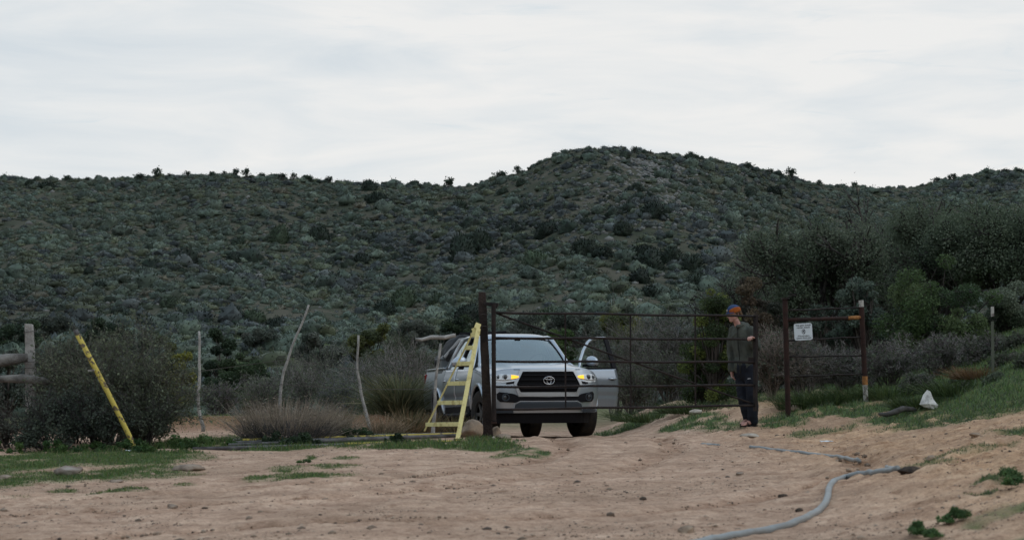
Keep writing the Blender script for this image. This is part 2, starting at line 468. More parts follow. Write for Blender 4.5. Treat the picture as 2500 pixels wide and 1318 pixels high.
M_GROUND = ground_material()
tag(link('ground', gme, M_GROUND), kind='structure')

# ------------------------------------------------------------------ hill
RX = [-900, 0, 120, 250, 420, 550, 700, 830, 1000, 1070, 1150, 1210, 1280, 1330, 1380, 1430, 1500, 1560, 1640, 1700, 1780, 1840, 1900, 1960, 2030, 2150, 2230, 2300, 2380, 2450, 2500, 3400]
RY = [440, 438, 440, 438, 433, 430, 437, 450, 456, 458, 452, 438, 418, 394, 372, 364, 364, 371, 378, 386, 401, 412, 428, 445, 455, 461, 457, 443, 428, 423, 420, 400]
def ridgeD(u): return np.interp(u, [-900, 0, 600, 1000, 1250, 1450, 1700, 2000, 2250, 2500, 3400], [200, 195, 188, 190, 180, 168, 176, 196, 215, 210, 205])
HB = 92.0
def hillz(u, D):
    u = np.asarray(u, float); D = np.asarray(D, float)
    Dr = ridgeD(u)
    yr = np.interp(u, RX, RY)
    t = np.clip((D - HB) / (Dr - HB), 0, 1)
    e1 = (HZ - yr) / FPX; e0 = (HZ - 812) / FPX
    s = .72 * t + .28 * (1 - (1 - t) ** 2)
    x = u - 1250; 
    gul = (fbm(u / 210.0 + D / 40.0, D / 45.0, 51, 3) - .5) * .022 * np.sin(np.pi * t) + (fbm(u / 60., D / 14., 57, 3) - .5) * .006 * np.sin(np.pi * np.clip(t * 1.02, 0, 1))
    e = e0 + (e1 - e0) * s + gul
    z = CAMZ + e * D
    over = np.clip(D - Dr, 0, None)
    z = z - .012 * over ** 2 / (1 + .03 * over)
    return z
hu = np.linspace(-900, 3400, 620); hd = np.concatenate([np.linspace(88, 225, 240), np.linspace(228, 420, 30)])
HU, HD = np.meshgrid(hu, hd)
HZm = hillz(HU, HD); HZm = np.where(HD < HB + 4, HZm - (HB + 4 - HD) * .2, HZm)
HZm = np.maximum(HZm, -5)
HXm = (HU - CX) / FPX * HD
HV = np.stack([HXm, HD, HZm], -1).reshape(-1, 3)
n1, n2 = HU.shape
ii = (np.arange(n1 - 1)[:, None] * n2 + np.arange(n2 - 1)[None, :]).ravel()
hme = npmesh('hill', HV, np.stack([ii, ii + 1, ii + 1 + n2, ii + n2], 1), smooth=True)
M_HILL = mat('hill_soil', (.092, .085, .066), .95, var=.0, scale=.35, col2=(.045, .052, .036), bump=.8, bscale=3.0, spec=.05, stops=(.38, .66), detail=9)
tag(link('hill', hme, M_HILL), kind='structure')
# ------------------------------------------------------------------ vegetation builders
def quads(rng, C, size, col, aspect=.55, flat=None, out=None, jitter=.25, vary=.22):
    """leaf-sized quads at C; out = outward directions the leaf faces lean to"""
    n = len(C)
    nrm = rng.normal(size=(n, 3))
    if out is not None: nrm = nrm * .9 + out
    nrm /= np.linalg.norm(nrm, axis=1)[:, None] + 1e-9
    a = rng.normal(size=(n, 3)); u = np.cross(nrm, a); u /= np.linalg.norm(u, axis=1)[:, None] + 1e-9
    v = np.cross(nrm, u)
    s = (np.asarray(size) * (1 + jitter * rng.normal(size=n)).clip(.4, 2))[:, None]
    V = np.stack([C - u * s, C - v * s * aspect, C + u * s, C + v * s * aspect], 1).reshape(-1, 3)
    F = np.arange(4 * n).reshape(n, 4)
    c = np.asarray(col) * (1 + vary * rng.normal(size=(n, 1))).clip(.45, 1.7)
    return V, F, c
def prisms(S, k=3):
    """S: list of (p0,p1,r0,r1)"""
    p0 = np.array([s[0] for s in S], float); p1 = np.array([s[1] for s in S], float)
    r0 = np.array([s[2] for s in S]); r1 = np.array([s[3] for s in S]); n = len(S)
    d = p1 - p0; d /= np.linalg.norm(d, axis=1)[:, None] + 1e-9
    a = np.where(np.abs(d[:, 2:3]) > .9, np.array([[1., 0, 0]]), np.array([[0, 0, 1.]]))
    u = np.cross(d, a); u /= np.linalg.norm(u, axis=1)[:, None] + 1e-9; v = np.cross(d, u)
    V = []
    for p, r in ((p0, r0), (p1, r1)):
        for i in range(k):
            an = 2 * math.pi * i / k
            V.append(p + (u * math.cos(an) + v * math.sin(an)) * r[:, None])
    V = np.stack(V, 1).reshape(-1, 3)
    b = np.arange(n)[:, None] * 2 * k
    F = np.concatenate([np.stack([b[:, 0] + i, b[:, 0] + (i + 1) % k, b[:, 0] + k + (i + 1) % k, b[:, 0] + k + i], 1) for i in range(k)])
    return V, F, n
def merge(parts):
    V = []; F = []; C = []; o = 0
    for v, f, c in parts:
        V.append(v); F.append(f + o); C.append(c); o += len(v)
    return np.concatenate(V), np.concatenate(F), np.concatenate(C)
def rdir(rng, d, ang):
    d = d / (np.linalg.norm(d) + 1e-9)
    a = rng.normal(size=3); a -= d * a.dot(d); a /= np.linalg.norm(a) + 1e-9
    return d * math.cos(ang) + a * math.sin(ang)
def grow(rng, S, T, p, d, ln, r, depth, kids, ang, shrink=.72, wig=.25, up=.06, tipr=.002, nseg=3):
    q = p
    for i in range(nseg):
        d = d + rng.normal(size=3) * wig / nseg + np.array([0, 0, up]); d /= np.linalg.norm(d)
        q2 = q + d * ln / nseg
        ra = r * (1 - .3 * i / nseg); rb = r * (1 - .3 * (i + 1) / nseg)
        S.append((q, q2, ra, max(rb, tipr))); q = q2
        if depth <= 1: T.append((q2, d))
        if depth > 0 and i >= (1 if nseg > 1 else 0):
            for _ in range(kids if i == nseg - 1 else max(1, kids - 2)):
                grow(rng, S, T, q, rdir(rng, d, ang * rng.uniform(.5, 1.3)), ln * shrink * rng.uniform(.7, 1.15), r * .62, depth - 1, kids, ang, shrink, wig, up, tipr, nseg)

M_LEAF = leafmat('leaves', 1.12, .38)
M_TWIG = leafmat('twigs', 1.0, 0)
M_SCRUB = leafmat('scrub_leaves', 1.0, .06)
M_GRASS = leafmat('grass_blades', 1.0, .3)

def plant(name, loc, label, cat, group, rng, S, crown, twigcol, tname='stem', cname='crown', barkvar=.25):
    """a plant as Empty > stems, crown"""
    t = empty(name, loc, 0, label, cat, group)
    if S:
        V, F, n = prisms(S)
        c = np.repeat(np.asarray(twigcol)[None] * (1 + barkvar * rng.normal(size=(n, 1))).clip(.4, 1.8), 1, 0)
        link(tname, npmesh(tname, V, F, np.tile(c, (3, 1))), M_TWIG, t)
    if crown is not None:
        link(cname, npmesh(cname, *crown), M_LEAF, t)
    return t

def bare_shrub(loc, h, w, label, group, seed, col=(.17, .15, .15), stems=14, depth=3, leafcol=None, nleaf=0, lsize=.03, kids=3, rad=.012, dens=1, cat='shrub', name='bare_shrub', ang=.55, lean=(0, 0)):
    rng = np.random.default_rng(seed); S = []; T = []
    for i in range(stems):
        wild = (1.6 if i % 4 == 0 else 1.0) if name == 'twiggy_shrub' else (1.25 if i % 5 == 0 else 1.0)
        a = rng.uniform(0, 2 * math.pi); tilt = rng.uniform(.05, 1.0) ** .7 * math.atan2(w, h) * 1.1
        d = np.array([math.cos(a) * math.sin(tilt) + lean[0], math.sin(a) * math.sin(tilt) + lean[1], math.cos(tilt)])
        p = np.array([math.cos(a) * w * .15 * rng.random(), math.sin(a) * w * .15 * rng.random(), -.05])
        grow(rng, S, T, p, d, h * rng.uniform(.28, .46) * wild, rad * rng.uniform(.7, 1.3), depth, kids, ang, .68, .3, .03, .0022)
    cr = None
    if nleaf:
        tp = np.array([t[0] for t in T]); k = rng.integers(0, len(tp), nleaf)
        C = tp[k] + rng.normal(size=(nleaf, 3)) * lsize * 1.4
        cr = quads(rng, C, lsize, np.asarray(leafcol)[None], .5)
    return plant(name, loc, label, cat, group, rng, S, cr, col, 'branches', 'leaves', .5)

def leafy(loc, h, w, label, group, seed, cols, n=5000, lsize=.05, name='green_shrub', cat='shrub', trunk=True, base=.0, nclump=26, twig=(.06, .05, .045), dep=None, twigs=8, shape=.75, tdepth=2, aspect=.55, clr=.29):
    """leafy bush: clumps of leaves spread through an uneven crown; light and dark kinds of clump"""
    rng = np.random.default_rng(seed); dep = dep or w
    Cc = []; 
    while len(Cc) < nclump:
        q = rng.uniform(-1, 1, 3)
        if (q ** 2).sum() > 1 or (q ** 2).sum() < .12: continue
        q = q * rng.uniform(.7, 1.22)
        zz = base + (h - base) * (.5 + .5 * q[2])
        k = 1 - (1 - shape) * max(0, q[2])
        Cc.append((q[0] * w * k, q[1] * dep * k, zz))
    Cc = np.array(Cc); cl = rng.integers(0, len(cols), nclump)
    rc = rng.uniform(.55, 1.35, nclump) * clr * min(w, h)
    k = rng.choice(nclump, n, p=rc ** 2 / (rc ** 2).sum())
    g = rng.normal(size=(n, 3)); g /= np.linalg.norm(g, axis=1)[:, None]
    rad = rng.uniform(.15, 1, n) ** .5
    C = Cc[k] + g * (rc[k] * rad)[:, None] * np.array([1, 1, .8])
    C[:, 2] = np.maximum(C[:, 2], .02)
    crown = quads(rng, C, lsize, np.asarray(cols)[cl[k]], aspect, out=g * .8)
    S = []
    if trunk:
        for i in range(nclump):
            b = np.array([rng.normal() * w * .06, rng.normal() * w * .06, 0.]); m = b * .4 + Cc[i] * .45 + np.array([0, 0, h * .08])
            r = .014 * h * rng.uniform(.7, 1.3)
            S += [(b, m, r, r * .7), (m, Cc[i], r * .7, r * .3)]
            for _ in range(twigs):
                e = Cc[i] + rng.normal(size=3) * rc[i] * .75; S.append((Cc[i], e, r * .28, .002))
                S.append((e, e + rng.normal(size=3) * rc[i] * .3, .004, .0015))
    return plant(name, loc, label, cat, group, rng, S, crown, twig, 'trunk', 'crown')

def tree(loc, h, w, label, group, seed, cols, nleaf, lsize, name='oak_tree', twig=(.045, .04, .038), stems=3, depth=4, kids=3, ang=.6, lead=.36, cat='tree', spread=.5, per=.13):
    rng = np.random.default_rng(seed); S = []; T = []
    for i in range(stems):
        a = 2 * math.pi * (i + rng.random() * .6) / stems; tl = rng.uniform(.25, 1.0) * spread
        d = np.array([math.cos(a) * math.sin(tl) * w / h * 1.6, math.sin(a) * math.sin(tl) * w / h * 1.6, math.cos(tl)]); d /= np.linalg.norm(d)
        grow(rng, S, T, np.array([math.cos(a) * .12, math.sin(a) * .12, -.1]), d, h * lead, .035 * h * rng.uniform(.6, 1), depth, kids, ang, .7, .35, .035, .004)
    tp = np.array([t[0] for t in T])
    cid = (fbm(tp[:, 0] * 1.3 + tp[:, 1], tp[:, 2] * 1.3, seed, 2) * len(cols) * 1.6 - .3 * len(cols)).astype(int).clip(0, len(cols) - 1)
    # some limbs carry few leaves: gaps
    wgt = sm(.3, .6, fbm(tp[:, 0] * 1.0 + 9, tp[:, 2] * 1.0 + tp[:, 1], seed + 5, 2)) + .25
    k = rng.choice(len(tp), nleaf, p=wgt / wgt.sum())
    C = tp[k] + rng.normal(size=(nleaf, 3)) * per
    crown = quads(rng, C, lsize, np.asarray(cols)[cid[k]], .6, vary=.11)
    return plant(name, loc, label, cat, group, rng, S, crown, twig, 'trunk', 'crown')

def tuft(loc, h, w, label, group, seed, cols, n=700, bw=.006, name='dry_grass_clump', cat='grass clump', curl=.5, tipcol=None, tipn=0, foot=.3):
    """blades rising from one foot and arching outwards"""
    rng = np.random.default_rng(seed)
    a = rng.uniform(0, 2 * math.pi, n); tl = np.abs(rng.normal(size=n)) * .45
    foot = w * foot * np.sqrt(rng.random(n))
    b = np.stack([np.cos(a) * foot, np.sin(a) * foot, np.zeros(n)], 1)
    ln = h * rng.uniform(.3, 1.15, n) ** .8; d = np.stack([np.cos(a) * np.sin(tl) * w / h * 1.4, np.sin(a) * np.sin(tl) * w / h * 1.4, np.cos(tl)], 1)
    mid = b + d * (ln * .55)[:, None]
    d2 = d + np.stack([np.cos(a), np.sin(a), np.zeros(n)], 1) * (curl * rng.random(n))[:, None] + rng.normal(size=(n, 3)) * .12; d2[:, 2] -= curl * .25
    tip = mid + d2 * (ln * .45)[:, None]
    side = np.stack([-np.sin(a), np.cos(a), np.zeros(n)], 1) * bw
    side = side * rng.choice([-1, 1], n)[:, None] + rng.normal(size=(n, 3)) * bw * .5
    V = np.stack([b - side, b + side, mid + side * .8, mid - side * .8, tip + side * .25, tip - side * .25], 1).reshape(-1, 3)
    i = np.arange(n)[:, None] * 6
    F = np.concatenate([i + np.array([[0, 1, 2, 3]]), i + np.array([[3, 2, 4, 5]])])
    cc = np.asarray(cols)[rng.integers(0, len(cols), n)] * (1 + .25 * rng.normal(size=(n, 1))).clip(.4, 1.8)
    tc = cc if tipcol is None else np.asarray(tipcol)[None] * (1 + .25 * rng.normal(size=(n, 1))).clip(.4, 1.8)
    parts = [(V, F, np.concatenate([cc, tc]))]
    if tipn:
        k = rng.integers(0, n, tipn); t = rng.random(tipn)[:, None]
        C = mid[k] * (1 - t) + tip[k] * t + rng.normal(size=(tipn, 3)) * .012
        parts.append(quads(rng, C, .016, np.asarray(tipcol)[None], .35))
    V, F, C = merge(parts)
    o = link(name, npmesh(name, V, F, C), M_GRASS)
    o.location = loc
    return tag(o, label, cat, group)

# ------------------------------------------------------------------ hill scrub
rng = np.random.default_rng(11)
def ico(sub):
    bm = bmesh.new(); bmesh.ops.create_icosphere(bm, subdivisions=sub, radius=1)
    V = np.array([v.co[:] for v in bm.verts]); F = np.array([[v.index for v in f.verts] for f in bm.faces]); bm.free(); return V, F
ICO = {k: ico(k) for k in (1, 2, 3)}
def dome(rng, n, ls, cols, hr=.8, lump=4, sub=2):
    """rounded lumpy shrub of radius about 1: a broken mound of foliage with small leaf sprays standing off it (triangles)"""
    V, F = ICO[sub]; V = V.copy(); F = F[V[F].mean(1)[:, 2] > -.45]
    sd = int(rng.integers(0, 999))
    nn = fbm(V[:, 0] * 1.6 + V[:, 2] + sd, V[:, 1] * 1.6 + V[:, 2] * .7, sd, 3) - .5
    rough = rng.normal(size=len(V)) * (.15 if sub < 3 else .10)
    V = V * (.80 + .62 * nn + rough)[:, None]; V[:, 2] *= hr; V[:, 2] += .18 * hr
    base = np.asarray(cols)[rng.integers(0, len(cols))]
    fc = np.tile(base, (len(F), 1)) * (1 + .28 * rng.normal(size=(len(F), 1))).clip(.4, 1.7)
    k = rng.integers(0, len(F), n); C = V[F[k]].mean(1); g = C / (np.linalg.norm(C, axis=1)[:, None] + 1e-9)
    C = C + g * (np.abs(rng.normal(size=n)) * ls * 1.1)[:, None]
    d = g * .9 + rng.normal(size=(n, 3)) * .45 + np.array([0, 0, .35]); d /= np.linalg.norm(d, axis=1)[:, None]
    u = np.cross(d, rng.normal(size=(n, 3))); u /= np.linalg.norm(u, axis=1)[:, None] + 1e-9
    s_ = (ls * rng.uniform(.6, 1.4, n))[:, None]
    LV = np.stack([C - u * s_ * .45, C + u * s_ * .45, C + d * s_ * 1.5], 1).reshape(-1, 3)
    lc = np.tile(base, (n, 1)) * (1.08 + .25 * rng.normal(size=(n, 1))).clip(.4, 1.9)
    return merge([(V, F, fc), (LV, np.arange(3 * n).reshape(n, 3), lc)])
SAGE = [(.058, .080, .060), (.046, .066, .050), (.072, .094, .070)]
GREY = [(.045, .056, .055), (.036, .047, .048), (.056, .066, .063)]
OLIV = [(.062, .076, .046), (.051, .065, .041), (.074, .087, .052)]
DARK = [(.016, .027, .019), (.013, .023, .016), (.020, .032, .021)]
TANG = [(.105, .10, .072), (.085, .085, .062)]
tmpl = []
for i, (pal, hr) in enumerate([(SAGE, .8), (SAGE, .65), (GREY, .75), (GREY, .9), (OLIV, .75), (SAGE, 1.0), (DARK, .9), (TANG, .6), (OLIV, .55), (GREY, .6)]):
    for j in range(3): tmpl.append(dome(rng, 170, .095, [pal[j % len(pal)]], hr))
for pal in (SAGE, GREY, OLIV, TANG):                     # seedlings and grass tussocks between the shrubs
    for j in range(2): tmpl.append(dome(rng, 26, .3, [pal[j]], .7, sub=1))
NS = 14500
us = rng.uniform(-350, 2850, NS * 2); Ds = np.sqrt(rng.uniform(88 ** 2, 214 ** 2, NS * 2))
keep = Ds < ridgeD(us) + 4
# patchy cover: stony open ground high on the right-hand knoll, thick low down and left
xs_ = (us - CX) / FPX * Ds
opn = fbm(xs_ * .09, Ds * .06, 71, 3)
bare = .4 * np.exp(-((us - 1590) / 160) ** 2) * sm(125, 155, Ds)
keep &= rng.random(NS * 2) < np.clip(1.25 - .5 * bare - .8 * sm(.52, .72, opn), .35, 1)
us = us[keep][:NS]; Ds = Ds[keep][:NS]; ns = len(us)
xs_ = (us - CX) / FPX * Ds
zs_ = hillz(us, Ds)
zone = fbm(xs_ * .05, Ds * .05, 81, 3); zone2 = fbm(xs_ * .12 + 40, Ds * .12, 83, 2)
kind = np.where(zone + .25 * (rng.random(ns) - .5) > .5, 0, 1)
ti = np.empty(ns, int)
for i in range(ns):
    r = rng.random()
    if kind[i] == 0: t_ = 0 if r < .25 else 1 if r < .45 else 5 if r < .6 else 4 if r < .78 else 8 if r < .88 else 7 if r < .92 else 2
    else: t_ = 2 if r < .25 else 3 if r < .45 else 9 if r < .55 else 0 if r < .68 else 6 if r < .86 else 4
    ti[i] = t_ * 3 + rng.integers(0, 3)
sc_ = rng.lognormal(-1.18, .42, ns).clip(.14, .95) * (.85 + .5 * zone2)
def scatter(tmpl, ti, X, Y, Z, S, R, bright):
    parts = []
    for t_ in range(len(tmpl)):
        k = np.where(ti == t_)[0]
        if not len(k): continue
        V, F, C = tmpl[t_]
        ca, sa = np.cos(R[k])[:, None], np.sin(R[k])[:, None]
        s = S[k][:, None]
        vx = (V[None, :, 0] * ca - V[None, :, 1] * sa) * s + X[k][:, None]
        vy = (V[None, :, 0] * sa + V[None, :, 1] * ca) * s + Y[k][:, None]
        vz = V[None, :, 2] * s + Z[k][:, None]
        VV = np.stack([vx, vy, vz], -1).reshape(-1, 3)
        FF = (F[None] + (np.arange(len(k)) * len(V))[:, None, None]).reshape(-1, F.shape[1])
        CC = (C[None] * bright[k][:, None, None]).reshape(-1, 3)
        parts.append((VV, FF, CC))
    return merge(parts)
nt_ = 9000
ut = rng.uniform(-350, 2850, nt_); Dt = np.sqrt(rng.uniform(88 ** 2, 212 ** 2, nt_)); kt = Dt < ridgeD(ut) + 3; ut, Dt = ut[kt], Dt[kt]
xs_ = np.r_[xs_, (ut - CX) / FPX * Dt]; Ds = np.r_[Ds, Dt]; zs_ = np.r_[zs_, hillz(ut, Dt)]; sc_ = np.r_[sc_, rng.lognormal(-1.75, .3, len(ut))]; ti = np.r_[ti, rng.integers(30, 38, len(ut))]
nf = 2600
uf = rng.uniform(-300, 2800, nf); Df = np.sqrt(rng.uniform(44 ** 2, 92 ** 2, nf)); xf = (uf - CX) / FPX * Df
kf = ~((xf > -1.6) & (xf < 3.6) & (Df < 60)); uf, Df, xf = uf[kf], Df[kf], xf[kf]
xs_ = np.r_[xs_, xf]; Ds = np.r_[Ds, Df]; zs_ = np.r_[zs_, H(xf, Df)]; sc_ = np.r_[sc_, rng.lognormal(-.85, .35, len(xf)).clip(.2, .8)]
ti = np.r_[ti, rng.choice([0, 1, 2, 3, 4, 5, 8, 9, 12, 13, 15, 16, 24, 25], len(xf))]; ns = len(xs_)
V, F, C = scatter(tmpl, ti, xs_, Ds, zs_ - .04, sc_, rng.uniform(0, 6.28, ns), rng.uniform(.72, 1.28, ns) * (.62 + .72 * fbm(xs_ * .035 + 7, Ds * .05, 88, 3)))
tag(link('hillside_scrub', npmesh('hillside_scrub', V, F, C), M_SCRUB), 'low grey-green scrub covering the hillside from foot to ridge', 'scrub', kind='stuff')

# loose rock on the knoll and down its right flank
def rockt(rng, n=1, flat=.7):
    bm = bmesh.new(); bmesh.ops.create_icosphere(bm, subdivisions=n, radius=1)
    for v in bm.verts: v.co = v.co * rng.uniform(.72, 1.15); v.co.z *= flat
    bmesh.ops.triangulate(bm, faces=bm.faces)
    V = np.array([v.co[:] for v in bm.verts]); F = np.array([[v.index for v in f.verts] for f in bm.faces]); bm.free()
    return V, F
rt = []
for i in range(6):
    v, f = rockt(rng); rt.append((v, f, np.ones((len(f), 3)) * np.array([.16, .16, .15]) * rng.uniform(.8, 1.15)))
nr = 1900
ur = np.concatenate([rng.normal(1560, 40, 500), rng.normal(1620, 130, 700), rng.uniform(-200, 2600, 700)])
yfrac = np.concatenate([rng.uniform(.80, .96, 500), rng.uniform(.45, .95, 700), rng.uniform(.05, .95, 700)])
ur[:500] += (1 - yfrac[:500]) * 420
Dr_ = HB + (ridgeD(ur) - HB) * yfrac
V, F, C = scatter(rt, rng.integers(0, 6, nr), (ur - CX) / FPX * Dr_, Dr_, hillz(ur, Dr_), rng.lognormal(-1.75, .4, nr).clip(.05, .36), rng.uniform(0, 6, nr), rng.uniform(.6, 1.25, nr))
tag(link('hillside_rocks', npmesh('hillside_rocks', V, F, C), M_TWIG), 'loose pale grey stones scattered over the knoll and hillside', 'rocks', kind='stuff')

# the larger dark bushes one can tell apart on the slope: one bush each
def hill_at(px, py):
    D = np.linspace(HB, 215, 1500); z = hillz(np.full_like(D, px), D)
    zr = CAMZ + (HZ - py) / FPX * D
    k = np.where(z >= zr)[0]
    return (D[k[0]] if len(k) else float(ridgeD(px)))
def juniper_mesh(seed, pal, n=1100, ls=.085, hr=.95):
    r = np.random.default_rng(seed); return dome(r, n, ls, pal, hr, sub=3)
JM = [npmesh('juniper_bush', *juniper_mesh(100 + i, DARK if i < 4 else [(.05, .07, .04), (.04, .06, .035)], hr=[.9, 1.05, .8, 1.2, .9, 1.1][i])) for i in range(6)]
HBUSH = [  # px, base py, half width px, label
 (1437, 388, 19, 'dark round bush just below the rocky top of the knoll'),
 (900, 464, 18, 'upper of two dark bushes touching on the saddle left of the knoll'),
 (920, 494, 25, 'lower and wider of two dark bushes touching on the saddle'),
 (1123, 512, 18, 'round dark bush on the slope between the saddle and the knoll'),
 (1275, 517, 13, 'small upright dark bush low on the left flank of the knoll'),
 (1272, 452, 12, 'small dark bush at the left foot of the knoll near the skyline'),
 (1228, 472, 12, 'little dark bush left of a similar one at the left foot of the knoll'),
 (1334, 576, 25, 'broad dark bush on the slope straight below the left shoulder of the knoll'),
 (1518, 573, 23, 'very dark dense bush below the middle of the knoll'),
 (1554, 466, 14, 'small dark bush beside the grey stone slide on the knoll'),
 (1597, 528, 26, 'large dark bush at the lower end of the grey stone slide'),
 (1833, 480, 12, 'small dark bush half way down the right shoulder of the knoll'),
 (1890, 474, 20, 'broad dark bush right of a smaller one on the right shoulder of the knoll'),
 (1430, 546, 14, 'small squat dark bush on the open slope under the knoll'),
 (1130, 634, 30, 'left of two large dark bushes growing together above the tall gate post'),
 (1172, 612, 27, 'right of two large dark bushes growing together above the tall gate post'),
 (1425, 624, 30, 'broad dark bush in the middle of the slope above the truck'),
 (1473, 628, 26, 'dark bush touching the right side of a broad bush above the truck'),
 (1568, 626, 28, 'topmost bush of the dark cluster right of the middle of the slope'),
 (1585, 660, 36, 'largest bush of the dark cluster right of the middle of the slope'),
 (1563, 690, 24, 'left bush at the lower edge of the dark cluster on the slope'),
 (1592, 722, 26, 'lowest dark bush under the cluster, above the right half of the gate'),
 (1640, 640, 28, 'dark bush at the right edge of the dark cluster on the slope'),
 (1692, 660, 28, 'dark bush on the slope standing apart to the right of the cluster'),
 (1702, 704, 28, 'dark bush on the lower slope right above the man in the cap'),
 (1310, 652, 28, 'grey-green round bush on the slope above the truck windscreen'),
 (1482, 706, 24, 'round green bush low on the slope above the middle of the gate'),
 (985, 748, 32, 'fan-shaped green bush at the foot of the slope left of the gate post'),
 (1076, 744, 26, 'round green bush at the foot of the slope just left of the gate post'),
 (1140, 786, 30, 'dark bush at the hill foot right behind the top of the gate post'),
 (776, 588, 24, 'tall dark bush in the middle of the left-hand slope'),
 (680, 592, 22, 'dark grey-green bush left of the tall one on the left-hand slope'),
 (582, 604, 17, 'upper of two dark bushes close together on the left-hand slope'),
 (568, 640, 17, 'lower of two dark bushes close together on the left-hand slope'),
 (567, 768, 20, 'round very dark bush low on the slope above the leftmost fence stick'),
 (618, 790, 24, 'round green bush low on the slope left of the leaning fence stick'),
 (672, 812, 26, 'dark round bush at the hill foot beside the leaning fence stick'),
 (216, 668, 12, 'small dark bush on the far left slope above another'),
 (243, 702, 16, 'dark bush just below a smaller one on the far left slope'),
 (446, 668, 11, 'small round dark bush on the left slope above the yellow leaning pole'),
 (881, 642, 22, 'dark bush on the slope above the third fence stick'),
 (950, 618, 12, 'small pointed dark bush right of the one above the third fence stick'),
 (1010, 588, 11, 'small dark bush on the slope below the saddle'),
 (112, 462, 20, 'dark round bush just under the skyline at the far left'),
 (72, 455, 14, 'smaller dark bush left of a round one just under the far left skyline'),
 (414, 750, 19, 'dark bush low on the slope above the yellow-green shrub'),
 (345, 752, 14, 'green bush low on the slope above the leaning yellow pole'),
 (64, 815, 26, 'dark bush at the foot of the slope behind the weathered post'),
 (104, 745, 12, 'small dark bush on the slope above the weathered post'),
 (938, 770, 26, 'dark olive bush at the foot of the slope above the third fence stick'),
 (1690, 392, 18, 'broad dark bush on the skyline right of the top of the knoll'),
 (1335, 800, 34, 'grey-green bush at the foot of the slope behind the truck roof')]
r2 = np.random.default_rng(5)
def hill_object(me, px, py, hw, label, cat, group, D=None, sy=1.0):
    D = D or hill_at(px, py)
    o = link(me.name, me)
    s = hw / FPX * D * (1.2 if cat == 'bush' else 1.55)
    o.location = ((px - CX) / FPX * D, D, float(hillz(px, D)) - .05)
    o.scale = (s, s, s * sy); o.rotation_euler = (0, 0, r2.uniform(0, 6.28))
    return tag(o, label, cat, group)
for m_ in JM:
    m_.materials.append(M_SCRUB)
for i, (px, py, hw, lb) in enumerate(HBUSH):
    m_ = JM[4 + i % 2] if 'green' in lb else JM[int(r2.integers(0, 4))]
    hill_object(m_, px, py, hw, lb, 'bush', 'dark bushes on the hillside', sy=1.35 if ('tall' in lb or 'upright' in lb or 'pointed' in lb) else 1.0)

# irregular shrubs standing out against the sky along the ridge
def sky_shrub_mesh(seed, tall):
    r = np.random.default_rng(seed); S = []; T = []
    for i in range(6):
        a = r.uniform(0, 6.28); tl = r.uniform(.1, .8) * (.5 if tall else 1)
        grow(r, S, T, np.array([0, 0, -.1]), np.array([math.cos(a) * math.sin(tl), math.sin(a) * math.sin(tl), math.cos(tl)]), .42 if not tall else .55, .03, 2, 3, .6, .7, .3, .03, .012)
    V, F, n = prisms(S); tp = np.array([t[0] for t in T])
    k = r.integers(0, len(tp), 260)
    lv = quads(r, tp[k] + r.normal(size=(260, 3)) * .07, .085, np.array([DARK[r.integers(0, 3)]]) * 2.3, .5)
    return npmesh('ridge_shrub', *merge([(V, F, np.tile(np.array([[.06, .055, .05]]), (len(F), 1))), lv]))
SM = [sky_shrub_mesh(200 + i, i % 2) for i in range(6)]
for m_ in SM: m_.materials.append(M_SCRUB)
RSH = [(160, 435, 13, 0, 'dark shrub on the far left skyline, second lump from the picture edge'), (213, 433, 9, 0, 'small low shrub alone on the far left skyline'),
 (338, 430, 14, 0, 'ragged shrub just left of the tallest shrub on the skyline'), (380, 430, 12, 1, 'tallest narrow shrub on the left-hand skyline'),
 (410, 428, 6, 1, 'tiny shrub just right of the tallest narrow one on the skyline'), (455, 428, 8, 1, 'thin see-through shrub on the skyline right of the tallest one'),
 (515, 426, 13, 0, 'dense round shrub on the left-hand skyline beside a thin one'), (545, 426, 7, 1, 'thin shrub touching the right side of a dense round one on the skyline'),
 (575, 428, 10, 1, 'forked shrub on the middle of the left-hand skyline'), (600, 430, 11, 1, 'pointed shrub right of the forked one on the skyline'),
 (632, 434, 13, 0, 'low wide shrub on the skyline where the ridge begins to dip'), (685, 434, 15, 0, 'large spreading shrub on the dipping left-hand skyline'),
 (716, 440, 9, 1, 'small shrub between two larger ones on the dipping skyline'), (748, 442, 15, 0, 'dark round-topped shrub on the skyline above the slanted fence stick'),
 (802, 450, 9, 1, 'thin wispy shrub on the skyline left of the dark pair'), (1022, 456, 9, 0, 'little round shrub alone on the skyline of the saddle'),
 (1092, 464, 22, 0, 'widest dark shrub on the skyline of the saddle'), (1222, 446, 18, 0, 'tall dense shrub on the skyline at the left foot of the knoll'),
 (1262, 424, 10, 1, 'wispy shrub on the skyline just right of the dense one below the knoll'), (1290, 416, 8, 0, 'small dark shrub where the knoll starts to rise from the skyline'),
 (1550, 372, 8, 1, 'tiny spiky shrub on the very top of the knoll'), (1828, 414, 15, 0, 'wide shrub on the skyline half way down the right side of the knoll'),
 (1885, 428, 14, 0, 'dark bush on the skyline low on the right side of the knoll'), (1935, 444, 14, 1, 'ragged bush on the skyline at the right foot of the knoll'),
 (2003, 456, 7, 1, 'thin small shrub near the lowest dip of the right skyline'), (2092, 462, 14, 0, 'low shrub in the lowest dip of the right skyline'),
 (2290, 450, 13, 0, 'shrub where the right-hand ridge begins to rise'), (2330, 440, 14, 0, 'pair-like wide shrub on the rising right-hand ridge'),
 (2412, 428, 12, 0, 'round shrub near the top of the right-hand ridge'), (2458, 426, 12, 0, 'flat-topped shrub on the skyline near the right picture edge'), (2492, 424, 10, 0, 'rightmost shrub on the skyline')]
